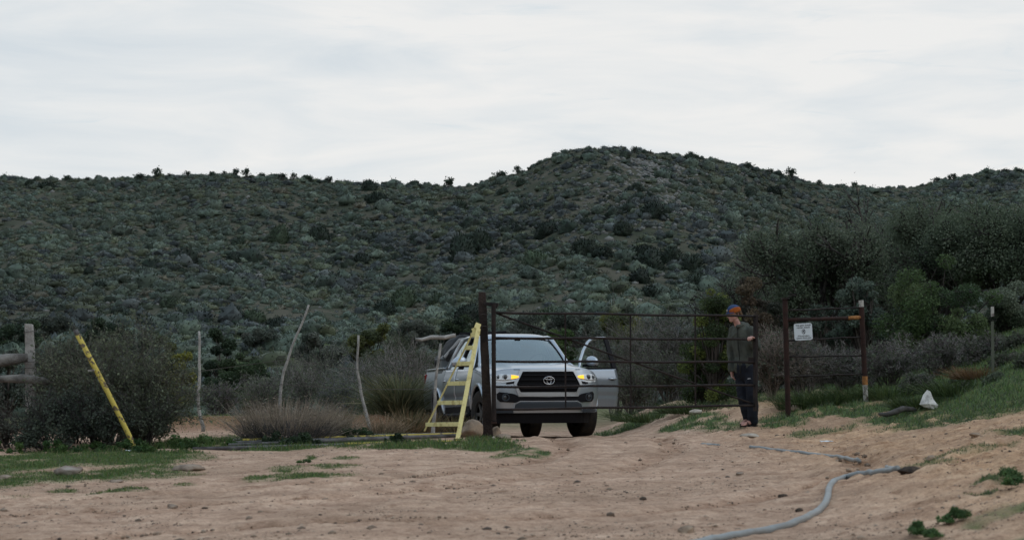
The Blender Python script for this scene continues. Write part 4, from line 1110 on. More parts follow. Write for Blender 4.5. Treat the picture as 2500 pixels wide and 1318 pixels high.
# --- cattle guard with its yellow wing
cg = empty('cattle_guard', P(1120, 1078, 23.7), 0, 'overgrown grid of pipe rails lying on the ground, yellow front rail at its right end', 'cattle guard')
def cpart(mb, name, m, **k):
    o = mb.build(name, m, cg, **k); o.matrix_parent_inverse = Matrix.Translation(-cg.location); return o
A0 = P(470, 1096, 22.7); B0 = P(1124, 1079.5, 23.7)
M0 = A0.lerp(B0, (835 - 470) / (1124 - 470))
cpart(MB().tube([A0, M0], .027, 10), 'front_rail_bare', M_GREYRAIL, smooth=True)
cpart(MB().tube([M0, B0], .034, 10), 'front_rail_yellow', M_YELWORN, smooth=True)
for k in range(1, 8):
    d = Vector((-.01, .47, -.004)) * k
    a, b = A0 + d + Vector((.35 + .03 * k, 0, 0)), B0 + d
    a.z = H1(a.x, a.y) + .045; b.z = H1(b.x, b.y) + .05
    b.z = max(b.z, B0.z - .03)
    cpart(MB().tube([a, b], .023, 10), 'rail', M_YELWORN if k in (3, 7) else M_GREYRAIL, smooth=True)
for t in (.04, .5, .985):
    a = A0.lerp(B0, t) + Vector((0, -.02, -.045)); b = a + Vector((-.07, 3.4, 0)); b.z = H1(b.x, b.y) + .0
    cpart(MB().bar(a, b, .07, .06), 'bearer', M_YELWORN if t > .9 else M_GREYRAIL)

wg = empty('cattle_guard_wing', P(1117, 1072, 24.0), 0, 'yellow ladder-like triangular wing leaning against the gate post', 'cattle guard wing')
def wpart(mb, name, m=M_YEL, **k):
    o = mb.build(name, m, wg, **k); o.matrix_parent_inverse = Matrix.Translation(-wg.location); return o
YF, YB = 24.0, 25.3
ap = P(1166, 800, 24.55)
fr0, fr1 = P(1117, 1072, YF), P(1168, 803, 24.5)
bk0, bk1 = P(1037, 1050, YB), P(1158, 804, 24.6)
wpart(MB().bar(fr0, fr1, .058, .05, up=(0, 1, 0)), 'front_leg', bevel=.004)
wpart(MB().bar(bk0, bk1, .022, .055, up=(0, 1, 0)), 'back_leg', bevel=.003)
for y, l, r in ((817, 1151, 1165), (848, 1138, 1158), (887, 1117, 1150), (935, 1094, 1140), (982, 1070, 1130), (1035, 1041, 1121)):
    tl = np.interp(l, [1037, 1158], [0, 1]); tf = (y - 1072) / (803 - 1072)
    yl = YB + (24.6 - YB) * tl; yr = YF + (24.5 - YF) * tf
    wpart(MB().bar(P(l, y + 1, yl), P(r, y, yr), .03, .056), 'rung', bevel=.004)
wpart(MB().bar(P(1155, 812, 24.52), P(1168, 806, 24.5), .03, .11), 'gusset', bevel=.004)
wpart(MB().bar(P(1163, 803, 24.5), P(1168.5, 790, 24.52), .075, .05, up=(0, 1, 0)), 'top_block', bevel=.006)

# --- leaning yellow pole on the left
lp = empty('leaning_pole', P(336, 1108, 22.5), 0, 'yellow paint-flaking pole leaning to the left in front of the big dark shrub', 'pole')
def lpart(mb, name, m, par, **k):
    o = mb.build(name, m, par, **k)
    if par is lp: o.matrix_parent_inverse = Matrix.Translation(-lp.location)
    return o
pl_ = lpart(MB().tube([P(338, 1112, 22.5), P(318, 1068, 22.52), P(272, 975, 22.55), P(232, 897, 22.6), P(190, 818, 22.65)], [.030, .030, .031, .032, .032], 12), 'pole', M_YELWORN, lp, smooth=True)
lpart(MB().tube([P(190, 818, 22.65), P(184, 806, 22.66)], .029, 12), 'bare_top', M_GREYRAIL, lp, smooth=True)
wl = P(226, 905, 22.58)
lpart(MB().bar(wl + Vector((-.05, -.03, .0)), wl + Vector((.03, -.03, .01)), .02, .02), 'white_insulator', M_WHITEPT, lp, bevel=.003)

# --- fence sticks
ST = [([(486, 808), (487, 850), (487.5, 905), (484, 962), (486, 1005), (496, 1040)], 27.5, .034, 'straight grey fence stick, leftmost of the four, crooked at its foot'),
      ([(754, 744), (735, 795), (712, 848), (693, 905), (685, 955), (684, 1000), (683, 1070)], 25.6, .030, 'tall grey fence stick leaning right, rising out of the dry grass'),
      ([(875, 818), (873, 865), (872, 905), (881, 955), (893, 1005), (909, 1064)], 26.3, .032, 'grey fence stick bent in the middle, right of the dry grass'),
      ([(1076, 838), (1067, 900), (1062, 960), (1061, 1010), (1057, 1056)], 26.6, .036, 'grey fence stick standing behind the yellow wing')]
for pts, Y, r, lb in ST:
    pts = [P(x, y, Y) for x, y in pts]
    # extra wobble points
    fine = []
    for i in range(len(pts) - 1):
        fine += [pts[i], pts[i].lerp(pts[i + 1], .5) + Vector((random.Random(i).uniform(-.006, .006), 0, 0))]
    fine.append(pts[-1]); fine.append(pts[-1] + Vector((0, 0, -.08)))
    rad = [r * .84 * (.58 + .46 * i / len(fine)) * random.Random(i * 7).uniform(.93, 1.08) for i in range(len(fine))]
    tag(MB().tube(fine, rad, 9).build('fence_stick', M_DRYWOOD, smooth=True), lb, 'fence post', 'fence sticks')
bp_ = [P(1014, 827, 26.4), P(1030, 829, 26.4), P(1052, 823, 26.45), P(1085, 824, 26.5), P(1112, 818, 26.55)]
tag(MB().tube(bp_, [.016, .024, .03, .032, .028], 9).build('dry_branch', M_DRYWOOD, smooth=True), 'bleached crooked branch laid level across the top of the stick by the wing', 'branch')
for py0, lb in (((906, 878, 902, 903), 'thin rusty fence wire strung highest between the sticks'), ((955, 938, 950, 950), 'thin rusty fence wire strung across the middle of the sticks')):
    Ys = (27.5, 25.6, 26.3, 26.6); pxs = (487, 694 if py0[0] < 930 else 687, 872 if py0[0] < 930 else 880, 1066)
    pts = [P(330, py0[0] + 8, 27.5)] + [P(x, y, Y - .04) for x, y, Y in zip(pxs, py0, Ys)]
    tag(MB().tube(pts, .0035, 5).build('fence_wire', M_WIRE), lb, 'wire', 'fence wires')

# --- weathered post and rails at the left edge
tag(tie(MB(), P(71, 791, 24.6), P(78, 1010, 24.6), .10, .14, seed=4).build('weathered_post', M_DRYWOOD, bevel=.01), 'weathered grey wooden post behind the logs at the left edge', 'post')
M_LOG = mat('grey_weathered_log', (.20, .19, .175), .95, 0, scale=6, col2=(.09, .085, .08), bump=1.0, bscale=24, stops=(.36, .6), detail=10)
def log(pts, rad, lb, seed):
    mb = MB().tube(pts, rad, 12)
    rg = np.random.default_rng(seed)
    mb.v = [(x + rg.normal() * .004, y + rg.normal() * .004, z + rg.normal() * .004) for x, y, z in mb.v]
    return tag(mb.build('log', M_LOG, smooth=True), lb, 'log', 'grey logs at the left edge')
log([P(-160, 905, 24.2), P(-30, 886, 24.3), P(20, 878, 24.35), P(66, 872, 24.45)], [.085, .082, .078, .06], 'short thick grey log, upper of two at the left edge', 2)
log([P(-150, 924, 24.1), P(0, 925, 24.2), P(60, 924, 24.2), P(105, 929, 24.25), P(128, 936, 24.3)], [.045, .046, .055, .05, .025], 'long grey log, lower of two at the left edge', 3)
wp = MB()
for k, py in enumerate((810, 885, 900)):
    c = P(74 + k, py, 24.6); wp.tube([c + Vector((.09 * math.cos(a), .09 * math.sin(a), .012 * math.cos(a + k))) for a in np.linspace(0, 6.3, 16)], .004, 5)
tag(wp.build('wire_loop', M_WIRE), 'loops of old wire wound round the weathered post at the left', 'wire')

# --- T-post on the right
tpo = empty('steel_t_post', P(2424, 862, 26.5), 0, 'thin steel fence post with a white top standing in the brush at right', 'post')
o = MB().box(P(2423.5, 852, 26.5), (.034, .03, .80)).build('shaft', mat('weathered_green_steel', (.10, .11, .085), .8), tpo); o.matrix_parent_inverse = Matrix.Translation(-tpo.location)
o = MB().box(P(2423, 760.5, 26.5), (.038, .034, .14)).build('white_top', M_WHITEPT, tpo); o.matrix_parent_inverse = Matrix.Translation(-tpo.location)

# ------------------------------------------------------------------ hose across the track
def hose(pxs, lb, rad, lift=.5):
    pts = []
    for i in range(len(pxs) - 1):
        for k in range(6):
            t = k / 6; p0 = pxs[max(i - 1, 0)]; p1 = pxs[i]; p2 = pxs[i + 1]; p3 = pxs[min(i + 2, len(pxs) - 1)]
            f = lambda a, b, c, d: .5 * (2 * b + (c - a) * t + (2 * a - 5 * b + 4 * c - d) * t * t + (3 * b - a - 3 * c + d) * t ** 3)
            pts.append((f(p0[0], p1[0], p2[0], p3[0]), f(p0[1], p1[1], p2[1], p3[1])))
    pts.append(pxs[-1])
    W_ = [G(x, y) for x, y in pts]
    # smooth depth
    A = np.array([w[:] for w in W_])
    for _ in range(6): A[1:-1] = .5 * A[1:-1] + .25 * (A[:-2] + A[2:])
    A[:, 2] = np.array([max(H1(a[0], a[1]), .4 * H1(a[0], a[1]) + .6 * a[2]) for a in A]) + rad * lift
    return tag(MB().tube([Vector(a) for a in A], rad, 14).build('hose', M_HOSE, smooth=True), lb, 'hose', 'grey hose along the track')
hose([(1620, 1348), (1740, 1322), (1830, 1305), (1910, 1291), (1975, 1266), (2010, 1240), (2022, 1215), (2024, 1193), (2048, 1172), (2095, 1162), (2150, 1154), (2192, 1149)], 'thick grey hose curving through the sand in the right foreground', .024)
hose([(2188, 1148), (2165, 1143)], 'short stub of grey hose at the bend by the dark clod', .018)
hose([(2098, 1126), (2060, 1117), (2010, 1110), (1940, 1103), (1880, 1096), (1830, 1091)], 'half-buried farther length of grey hose in the sand', .020, .1)
hose([(1755, 1087), (1735, 1085), (1712, 1086)], 'far end of the grey hose surfacing in front of the man', .020, .0)
# ------------------------------------------------------------------ rocks, clods, litter
def rock(px, py, wpx, hpx, lb, m, seed, Y=None, cat='rock', name='rock', group='rocks by the track', dep=1.0, sink=.25):
    c = onG(px, Y) if Y else G(px, py + hpx * .5)
    w = wpx / FPX * c.y / 2; h = hpx / FPX * c.y
    rg = np.random.default_rng(seed)
    bm = bmesh.new(); bmesh.ops.create_icosphere(bm, subdivisions=4, radius=1)
    co = np.array([v.co[:] for v in bm.verts])
    for _ in range(9):
        nn = rg.normal(size=3); nn /= np.linalg.norm(nn); dd = rg.uniform(.55, .9)
        ov = np.clip(co @ nn - dd, 0, None); co -= ov[:, None] * nn * .85
    co *= (1 + .22 * (fbm(co[:, 0] * 2.2 + seed + co[:, 1], co[:, 2] * 2.2 + co[:, 1], seed, 4) - .5))[:, None]
    for v, q_ in zip(bm.verts, co): v.co = (q_[0] * w, q_[1] * w * dep, q_[2] * h * .62)
    for f in bm.faces: f.smooth = True
    me = bpy.data.meshes.new(name); bm.to_mesh(me); bm.free()
    o = link(name, me, m); o.location = (c.x, c.y + w * dep * .3, c.z + h * (.5 - sink)); o.rotation_euler = (0, 0, rg.uniform(-.3, .3))
    return tag(o, lb, cat, group)
M_CLOD = mat('dark_clod', (.075, .055, .042), .95, 0, scale=20, col2=(.03, .024, .02), bump=.9, bscale=50)
M_PALE = mat('pale_stone', (.42, .37, .31), .9, 0, scale=10, col2=(.27, .23, .19), bump=.5)
rock(1153, 1037, 62, 52, 'large tan boulder between the yellow wing and the gate post', M_ROCK, 21, Y=25.6, sink=.22)
rock(1211, 1053, 24, 32, 'rounded tan boulder just right of the foot of the gate post', M_ROCK, 22, Y=25.1, sink=.15)
rock(1228, 1074, 42, 14, 'flat grey stone in the grass right of the gate post', M_ROCKG, 23, Y=24.4)
rock(1205, 1078, 14, 10, 'little pale stone at the foot of the gate post', M_PALE, 27, Y=24.3)
rock(165, 1146, 72, 30, 'broad brown and grey rock in the grass at left', mat('brown_grey_rock', (.30, .27, .24), .9, 0, scale=5, col2=(.13, .075, .05), bump=.8, bscale=20), 24, sink=.1)
rock(460, 1138, 85, 20, 'low flat grey rocks at the edge of the left grass', M_ROCKG, 25, sink=.35)
rock(14, 1163, 40, 12, 'dark flat rock at the left picture edge', M_ROCKG, 26, sink=.3)
rock(280, 1172, 40, 9, 'small flat brown stone below the left grass', M_ROCKG, 28)
rock(420, 1236, 30, 18, 'square tan stone on the bare track at lower left', M_ROCKG, 29, sink=.15)
rock(500, 1240, 18, 9, 'small brown stone right of the square tan stone', M_CLOD, 30)
rock(8, 1243, 22, 12, 'grey stone on the track at the left picture edge', M_ROCKG, 31)
rock(1700, 1014, 36, 13, 'pale stone lying in the grass behind the gate', M_PALE, 32, Y=30.0)
rock(1941, 1008, 38, 16, 'tan rock in the grass beside the foot of the sign panel', M_ROCK, 33, Y=28.6)
rock(1832, 1062, 50, 10, 'flat pale slab in the sand under the man\'s foot', M_PALE, 34, sink=.38)
rock(2220, 1145, 66, 20, 'lumpy dark clod at the bend of the hose', M_CLOD, 35, sink=.2)
rock(1951, 1243, 20, 11, 'small dark clod left of the hose bend in the foreground', M_CLOD, 36)
rock(1912, 1210, 26, 10, 'brown clod left of the hose above a smaller dark one', M_CLOD, 37)
rock(1680, 1290, 50, 22, 'tan lump of sand at the bottom edge left of the hose', M_ROCK, 38, sink=.3)
rock(2273, 1116, 26, 14, 'brown stone on the sandy bank right of the dark clod', M_ROCK, 39)
rock(2385, 1062, 34, 9, 'flat brown stone high on the sandy bank', M_ROCK, 40)
rock(1808, 1154, 26, 7, 'flat grey stone in the sand of the track', M_ROCKG, 41)
rock(1570, 1216, 18, 8, 'small reddish stone alone in the middle of the track', M_CLOD, 42)
# white pointed rock and dry log on the bank
def whiterock():
    c = P(2266, 985, 25.6); mb = MB()
    s = 25.6 / FPX
    prof = [(-22, 2), (-12, -22), (-3, -34), (4, -30), (12, -10), (23, 4), (19, 15), (5, 11), (-10, 8)]
    vs = []; fs = []; n = len(prof)
    for (x, y) in prof: vs.append((x * s, -.02 + .03 * math.sin(x), -y * s))
    for (x, y) in prof: vs.append((x * s * .7, .14, -y * s * .75))
    vs.append((0, -.07, 0.0)); vs.append((0, .18, .02))
    for i in range(n):
        j = (i + 1) % n; fs += [(i, j, 2 * n), (n + j, n + i, 2 * n + 1), (i, n + i, n + j, j)]
    mb.add(vs, fs); o = mb.build('white_rock', mat('white_quartz', (.72, .72, .70), .8, 0, scale=14, col2=(.45, .44, .43), bump=.6, stops=(.35, .55)))
    o.location = c; return tag(o, 'pointed white rock standing on the grassy bank at right', 'rock')
whiterock()
tag(MB().tube([P(2146, 1010, 25.5), P(2165, 1012, 25.4), P(2188, 1004, 25.5), P(2205, 997, 25.6), P(2228, 999, 25.7), P(2240, 1003, 25.8)], [.02, .035, .042, .04, .035, .02], 10).build('dead_limb', mat('dark_dead_wood', (.09, .085, .08), .9, 0, scale=8, col2=(.04, .037, .035), bump=.8), smooth=True), 'dark crooked dead limb lying left of the white rock', 'branch')
rock(2205, 991, 40, 9, 'tan flat rock behind the dead limb', M_ROCK, 44, Y=26.3)
def litter(px, py, w, h, lb, seed):
    c = G(px, py); s = c.y / FPX; rg = np.random.default_rng(seed); mb = MB()
    def f(u, v):
        x = (u - .5) * w * s * (1 - .3 * abs(v - .5)); y = (v - .5) * w * s * .6
        return (x, y, .012 + .02 * float(fbm(u * 4 + seed, v * 4, seed, 2)))
    mb.grid(f, 10, 6); o = mb.build('litter_scrap', M_SIGN, solid=.002, smooth=True); o.location = c
    return tag(o, lb, 'litter', 'scraps of white litter')
litter(2018, 1081, 34, 8, 'crumpled white scrap lying on the sand below the sign panel', 3)
litter(313, 1104, 14, 6, 'tiny white scrap in the grass under the yellow leaning pole', 5)
# ------------------------------------------------------------------ pickup truck
def paintmat():
    m = mat('silver_paint', (.385, .43, .485), .28, .68, coat=.5)
    return m
M_PAINT = paintmat()
M_BLACK = mat('black_plastic', (.010, .010, .012), .6, spec=.08)
M_GRILLE = mat('gloss_black_grille', (.004, .004, .005), .5, spec=.06)
M_DARKTRIM = mat('dark_grey_trim', (.035, .043, .052), .5)
M_GREYTRIM = mat('grey_grille_surround', (.42, .44, .46), .35, .8)
M_CHROME = mat('chrome', (.42, .43, .45), .2, 1.0)
M_TYRE = mat('tyre_rubber', (.016, .016, .017), .85, 0, scale=9, col2=(.028, .024, .02), bump=.2, stops=(.4, .6))
M_RIM = mat('dusty_steel_rim', (.07, .07, .072), .5, .5)
M_LAMP = mat('headlight_lens', (.62, .65, .68), .12, .3, coat=1.0)
M_LENS = mat('projector_lens', (.03, .035, .04), .05, .2, coat=1.0)
M_AMBER = mat('lit_amber_lamp', (.9, .45, .05), .3, emit=((1.0, .50, .03), 1.25))
M_RED = mat('red_lamp', (.25, .01, .012), .2, coat=1.0)
M_SEAT = mat('grey_cloth', (.10, .105, .11), .9)
M_DASH = mat('grey_dash', (.14, .15, .155), .7)
def glassmat(name, tint, gl):
    m = bpy.data.materials.new(name); m.use_nodes = True; t = m.node_tree; t.nodes.remove(t.nodes['Principled BSDF']); o = t.nodes['Material Output']
    tr = N(t, 'ShaderNodeBsdfTransparent'); tr.inputs['Color'].default_value = (*tint, 1)
    g_ = N(t, 'ShaderNodeBsdfGlossy'); g_.inputs['Roughness'].default_value = .03; g_.inputs['Color'].default_value = (.86, .97, 1, 1)
    lw = N(t, 'ShaderNodeLayerWeight'); lw.inputs['Blend'].default_value = .5
    pw = N(t, 'ShaderNodeMath', operation='POWER'); pw.inputs[1].default_value = 5.0; t.links.new(lw.outputs['Facing'], pw.inputs[0])
    ad = N(t, 'ShaderNodeMath', operation='ADD'); ad.inputs[1].default_value = gl + .04; ad.use_clamp = True
    x = N(t, 'ShaderNodeMixShader')
    t.links.new(pw.outputs[0], ad.inputs[0]); t.links.new(ad.outputs[0], x.inputs['Fac'])
    t.links.new(tr.outputs[0], x.inputs[1]); t.links.new(g_.outputs[0], x.inputs[2]); t.links.new(x.outputs[0], o.inputs['Surface'])
    return m
M_WIND = glassmat('windscreen_glass', (.70, .82, .84), .23)
M_SIDEGL = glassmat('side_glass', (.42, .47, .49), .10)

TK = empty('pickup_truck', (.585, 29.1, -.178), 0, 'silver double-cab pickup truck with amber signals lit and its driver door open, behind the gate', 'pickup truck')
TK.rotation_euler = (-.038, 0, math.radians(14.2))
def tb(mb, name, m, parent=TK, **k): return mb.build(name, m, parent, **k)
WY, WR, TH = (.92, 4.155), .39, .80
def sidex(z):
    return .935 - (.055 * ((z - .78) / .4) ** 2 if z > .78 else .05 * ((.78 - z) / .36) ** 2)
def yf(s, z):
    a = abs(s)
    y = .06 * a ** 2 + .34 * a ** 5
    y += .22 * max(0, z - .80) ** 1.3 + .10 * max(0, .60 - z)
    return y
def sstep(a, b, t):
    u = min(1, max(0, (t - a) / (b - a))); return u * u * (3 - 2 * u)
def ztop(y): return .93 + .20 * sstep(.2, 1.7, y) ** .7          # fender shoulder
def hoodz(s, y):
    c = 1.075 + .165 * min(1, max(0, (y - .02) / 1.32)) ** .75
    b = .018 * (sstep(.62, .48, abs(s))) * sstep(.0, .5, y)
    return ztop(y) + (c - ztop(y)) * (1 - abs(s) ** 9) - .022 * s * s + b
def hoodfront(s):
    z = 1.0
    for _ in range(12): z = hoodz(s, yf(s, z))
    return z
def fp(s, z, off=0.0):
    if off: off += .012
    return (s * sidex(z), yf(s, z) - off, z)
def panel(slo, shi, zlo, zhi, off, n=24, nz=8):
    """strip on the nose between two curves of s"""
    mb = MB(); z0 = zlo if callable(zlo) else (lambda s: zlo); z1 = zhi if callable(zhi) else (lambda s: zhi)
    return mb.grid(lambda u, v: fp(slo + (shi - slo) * u, z0(slo + (shi - slo) * u) + (z1(slo + (shi - slo) * u) - z0(slo + (shi - slo) * u)) * v, off), n, nz)
def pts(*a):
    xs = [q[0] for q in a]; ys = [q[1] for q in a]
    return lambda s: float(np.interp(s, xs, ys))
def sym(*a):
    f = pts(*a); return lambda s: f(abs(s))
def ring(outer, inner, off, depth, closed=True):
    """proud frame between two closed outlines of (s,z)"""
    mb = MB(); n = len(outer)
    vs = [fp(s, z, off) for s, z in outer] + [fp(s, z, off) for s, z in inner] + [fp(s, z, off - depth) for s, z in outer] + [fp(s, z, off - depth) for s, z in inner]
    fs = []
    for i in range(n if closed else n - 1):
        j = (i + 1) % n
        fs += [(i, j, n + j, n + i), (i, 2 * n + i, 2 * n + j, j), (n + i, n + j, 3 * n + j, 3 * n + i)]
    return mb.add(vs, fs)
def resample(poly, n):
    p = np.array(poly + [poly[0]]); d = np.r_[0, np.cumsum(np.linalg.norm(np.diff(p, axis=0), axis=1))]
    t = np.linspace(0, d[-1], n, endpoint=False)
    return [(float(np.interp(q, d, p[:, 0])), float(np.interp(q, d, p[:, 1]))) for q in t]
def densify(poly, k=6):
    o = []
    for i in range(len(poly)):
        a, b = poly[i], poly[(i + 1) % len(poly)]
        o += [(a[0] + (b[0] - a[0]) * t / k, a[1] + (b[1] - a[1]) * t / k) for t in range(k)]
    return o
# body: nose, fenders, cab sides, bed
body = MB()
body.grid(lambda u, v: fp(-1 + 2 * u, .40 + (hoodfront(-1 + 2 * u) - .40) * v), 80, 24)
def side(sg, ylo, yhi, zlo, zhi, n=30, nz=10, off=0.0, tap=True):
    def f(u, v):
        y = ylo + (yhi - ylo) * u; a = zlo(y); b = zhi(y); z = a + (b - a) * v
        if ylo < .4:                                   # meet the nose
            y0 = yf(1, z); y = y0 + (yhi - y0) * u
        return (sg * (sidex(z) + off), y, z)
    return MB().grid(f, n, nz)
def arch(y, base=.44):
    z = base
    for yc in WY:
        d = abs(y - yc)
        if d < .47: z = max(z, .40 + math.sqrt(.47 ** 2 - d * d) * .98)
    return z
belt = lambda y: 1.13 + .045 * sstep(1.4, 3.4, y)
bedtop = lambda y: 1.215 + .015 * sstep(3.6, 5.2, y)
for sg in (-1, 1):
    for part in (side(sg, .36, 1.44, arch, ztop, 36), side(sg, 3.50, 5.30, arch, lambda y: belt(3.5) + (bedtop(y) - belt(3.5)) * sstep(3.5, 3.62, y), 40)):
        body.add(part.v, part.f)
    # sill below the doors, flares
    s_ = side(sg, 1.44, 3.5, lambda y: .40, lambda y: .47, 10, 2); body.add(s_.v, s_.f)
    for yc in WY:
        a0 = np.linspace(math.radians(2), math.radians(178), 26)
        body.tube([(sg * (sidex(.40 + .47 * math.sin(a)) + .004), yc + .48 * math.cos(a), .40 + .47 * math.sin(a)) for a in a0], .026, 7)
o = tb(body, 'body', M_PAINT, smooth=True)
o.modifiers.new('split', 'EDGE_SPLIT').split_angle = math.radians(38)
# underbody, wheel wells
ub = MB().box((0, 2.75, .62), (1.24, 4.95, .52)); ub.box((0, 2.6, .36), (1.1, 4.3, .14)); ub.box((0, .95, .39), (1.34, .12, .12)); ub.box((0, 4.155, .39), (1.34, .14, .14))
for sg in (-1, 1): ub.box((sg * .78, 2.5, .62), (.30, 1.9, .4)); ub.box((sg * .78, 4.95, .7), (.26, .6, .5))
tb(ub, 'underbody', M_BLACK)
tb(MB().grid(lambda u, v: (lambda s, z: (s * .80, yf(s, .5) + .05 + .25 * (.44 - z), z))(-1 + 2 * u, .24 + .24 * v), 20, 4), 'air_dam', M_BLACK, solid=.02)
# hood
def hd(u, v):
    s = -1 + 2 * u; z0 = hoodfront(s); y0 = yf(s, z0); y1 = 1.36 + .10 * (s * s)
    y = y0 + (y1 - y0) * v; z = hoodz(s, y) if v > 0 else z0
    return (s * sidex(min(z, 1.13)) * (1 - .0 * v), y, z + .002)
hood = tb(MB().grid(hd, 40, 16), 'hood', M_PAINT, smooth=True, solid=.01)
for sg in (-1, 1):   # shut line between hood and fender
    tb(MB().tube([(lambda p: (p[0], p[1], p[2] + .0035))(hd(.5 + sg * .43, v)) for v in np.linspace(.03, 1, 14)], .0042, 5), 'hood_gap', M_BLACK, hood)
tb(MB().tube([(lambda p: (p[0], p[1] - .002, p[2] - .006))(hd(.5 + q * .5, 0)) for q in np.linspace(-.60, .60, 20)], .0042, 5), 'hood_gap', M_BLACK, hood)
tb(MB().grid(lambda u, v: ((-1 + 2 * u) * .70, 1.30 + .12 * (2 * u - 1) ** 2 + .13 * v, 1.215 + .022 * v), 16, 2), 'cowl', M_BLACK, solid=.01)
# grille
GO = [(-.455, 1.05), (.455, 1.05), (.555, .845), (.49, .722), (-.49, .722), (-.555, .845)]
gtop = sym((0, 1.05), (.455, 1.05), (.555, .845)); gbot = sym((0, .722), (.49, .722), (.555, .845))
gr = tb(panel(-.553, .553, gbot, gtop, .006, 40, 10), 'grille', M_GRILLE, smooth=True)
bars = MB()
for z, hw in ((.985, .45), (.915, .49), (.845, .52), (.78, .49)):
    bars.tube([fp(-hw + 2 * hw * i / 16, z, .016) for i in range(17)], .011, 6)
tb(bars, 'grille_bars', M_BLACK, gr, smooth=True)
OUT = [(-.50, 1.085), (.50, 1.085), (.60, .86), (.525, .655), (-.525, .655), (-.60, .86)]
tb(ring(densify(OUT), densify(GO), .022, .03), 'grille_surround', M_GREYTRIM, gr)
# emblem: three crossing ovals
emb = MB(); ec = (0, -.035, .905)
def oval(rx, rz, cz, r): emb.tube([(rx * math.cos(a), ec[1] + .006 * abs(math.cos(a)), ec[2] + cz + rz * math.sin(a)) for a in np.linspace(0, 2 * math.pi, 33)], r, 7, cap=False)
oval(.088, .060, 0, .0085); oval(.036, .055, .003, .0070); oval(.066, .020, .034, .0068)
tb(emb, 'emblem', M_CHROME, gr, smooth=True)
# headlights
for sg in (-1, 1):
    lo = pts((.50, .945), (.60, .925), (.76, .905), (.93, .925)); hi = pts((.50, .985), (.62, 1.005), (.80, 1.012), (.93, .985))
    f = lambda F: (lambda s: F(abs(s)))
    hl = tb(panel(sg * .515, sg * .93, f(lo), f(hi), .012, 18, 6), 'headlight', M_LAMP, smooth=True, solid=.02)
    tb(panel(sg * .525, sg * .645, lambda s: lo(abs(s)) + .012, lambda s: hi(abs(s)) - .010, .026, 8, 4), 'turn_signal', M_AMBER, hl)
    for sc_, r in ((.735, .034), (.84, .026)):
        c = Vector(fp(sg * sc_, .962, .030)); tb(MB().ball(c, (r, .016, r), 14, 8), 'projector', M_LENS, hl, smooth=True)
        tb(MB().tube([(c.x + (r + .008) * math.cos(a), c.y + .004 + sg * .0 + .4 * (abs(c.x + (r + .008) * math.cos(a)) - abs(c.x)), c.z + (r + .008) * math.sin(a)) for a in np.linspace(0, 2 * math.pi, 22)], .005, 5, cap=False), 'bezel', M_CHROME, hl)
    tb(panel(sg * .52, sg * .93, lambda s: lo(abs(s)) - .028, lambda s: lo(abs(s)) - .004, .014, 14, 2), 'lower_strip', M_LAMP, hl)
    tb(panel(sg * .545, sg * .72, lambda s: lo(abs(s)) - .060, lambda s: lo(abs(s)) - .030, .010, 10, 2), 'headlight_slot', M_BLACK, hl)
# bumper: dark band with fog-lamp openings, centre valance, painted lower wings
bt = tb(panel(-.86, .86, sym((0, .585), (.50, .585), (.58, .56), (.84, .575), (.86, .62)), sym((0, .645), (.50, .655), (.60, .70), (.84, .735), (.86, .70)), .006, 44, 5), 'bumper_opening', M_BLACK, smooth=True)
for sg in (-1, 1):
    c = Vector(fp(sg * .73, .645, .012))
    fg = tb(MB().tube([(c.x + .052 * math.cos(a), c.y + .3 * sg * .052 * math.cos(a), c.z + .052 * math.sin(a)) for a in np.linspace(0, 2 * math.pi, 22)], .010, 6, cap=False), 'fog_lamp', M_DARKTRIM, bt)
    tb(MB().ball(c + Vector((0, .012, 0)), (.044, .012, .044), 12, 6), 'fog_lens', M_LENS, fg, smooth=True)
val = tb(panel(-.64, .64, sym((0, .445), (.60, .445), (.64, .46)), sym((0, .572), (.50, .572), (.60, .53), (.64, .46)), .016, 36, 5), 'valance', M_DARKTRIM, smooth=True, solid=.02)
tb(ring([(-.64, .455), (-.605, .545), (-.51, .588), (0, .588), (.51, .588), (.605, .545), (.64, .455)], [(-.625, .455), (-.592, .537), (-.50, .574), (0, .574), (.50, .574), (.592, .537), (.625, .455)], .030, .03, closed=False), 'valance_edge', M_PAINT, val)
for sg in (-1, 1): tb(panel(sg * .64, sg * .99, .40, .455, .02, 10, 2), 'bumper_lower_lip', M_DARKTRIM)
# cab: roof, pillars, glass
def rf(u, v):
    s = -1 + 2 * u; y = 2.0 + .09 * s * s + (3.40 - 2.0 - .09 * s * s) * v
    z = 1.662 + .088 * min(1, math.sin(math.pi * .5 * min(1, v / .22))) * (1 - .0 * v) - .03 * max(0, v - .6) / .4 - .055 * abs(s) ** 5
    return (s * (.615 + .01 * math.sin(math.pi * v)), y, z)
tb(MB().grid(rf, 24, 16), 'roof', M_PAINT, smooth=True, solid=.02)
WB = lambda s: (s * .715, 1.40 + .13 * s * s, 1.225)
WT = lambda s: (s * .585, 1.99 + .09 * s * s, 1.662 - .03 * abs(s) ** 4)
def ws(u, v):
    s = -1 + 2 * u; a = Vector(WB(s)); b = Vector(WT(s)); p = a.lerp(b, v); p.y -= .03 * math.sin(math.pi * v); p.z += .012 * math.sin(math.pi * v); return p
wsc = tb(MB().grid(ws, 20, 12), 'windscreen', M_WIND, smooth=True)
bd = MB()
for sgn in (-1, 1): bd.tube([ws(.5 + sgn * .497, v) + Vector((0, -.006, 0)) for v in np.linspace(0, 1, 10)], .012, 5)
bd.tube([ws(u, .992) + Vector((0, -.004, .0)) for u in np.linspace(0, 1, 16)], .010, 5)
bd.tube([ws(u, .008) + Vector((0, -.004, .0)) for u in np.linspace(0, 1, 16)], .014, 5)
tb(bd, 'windscreen_seal', M_BLACK, wsc)
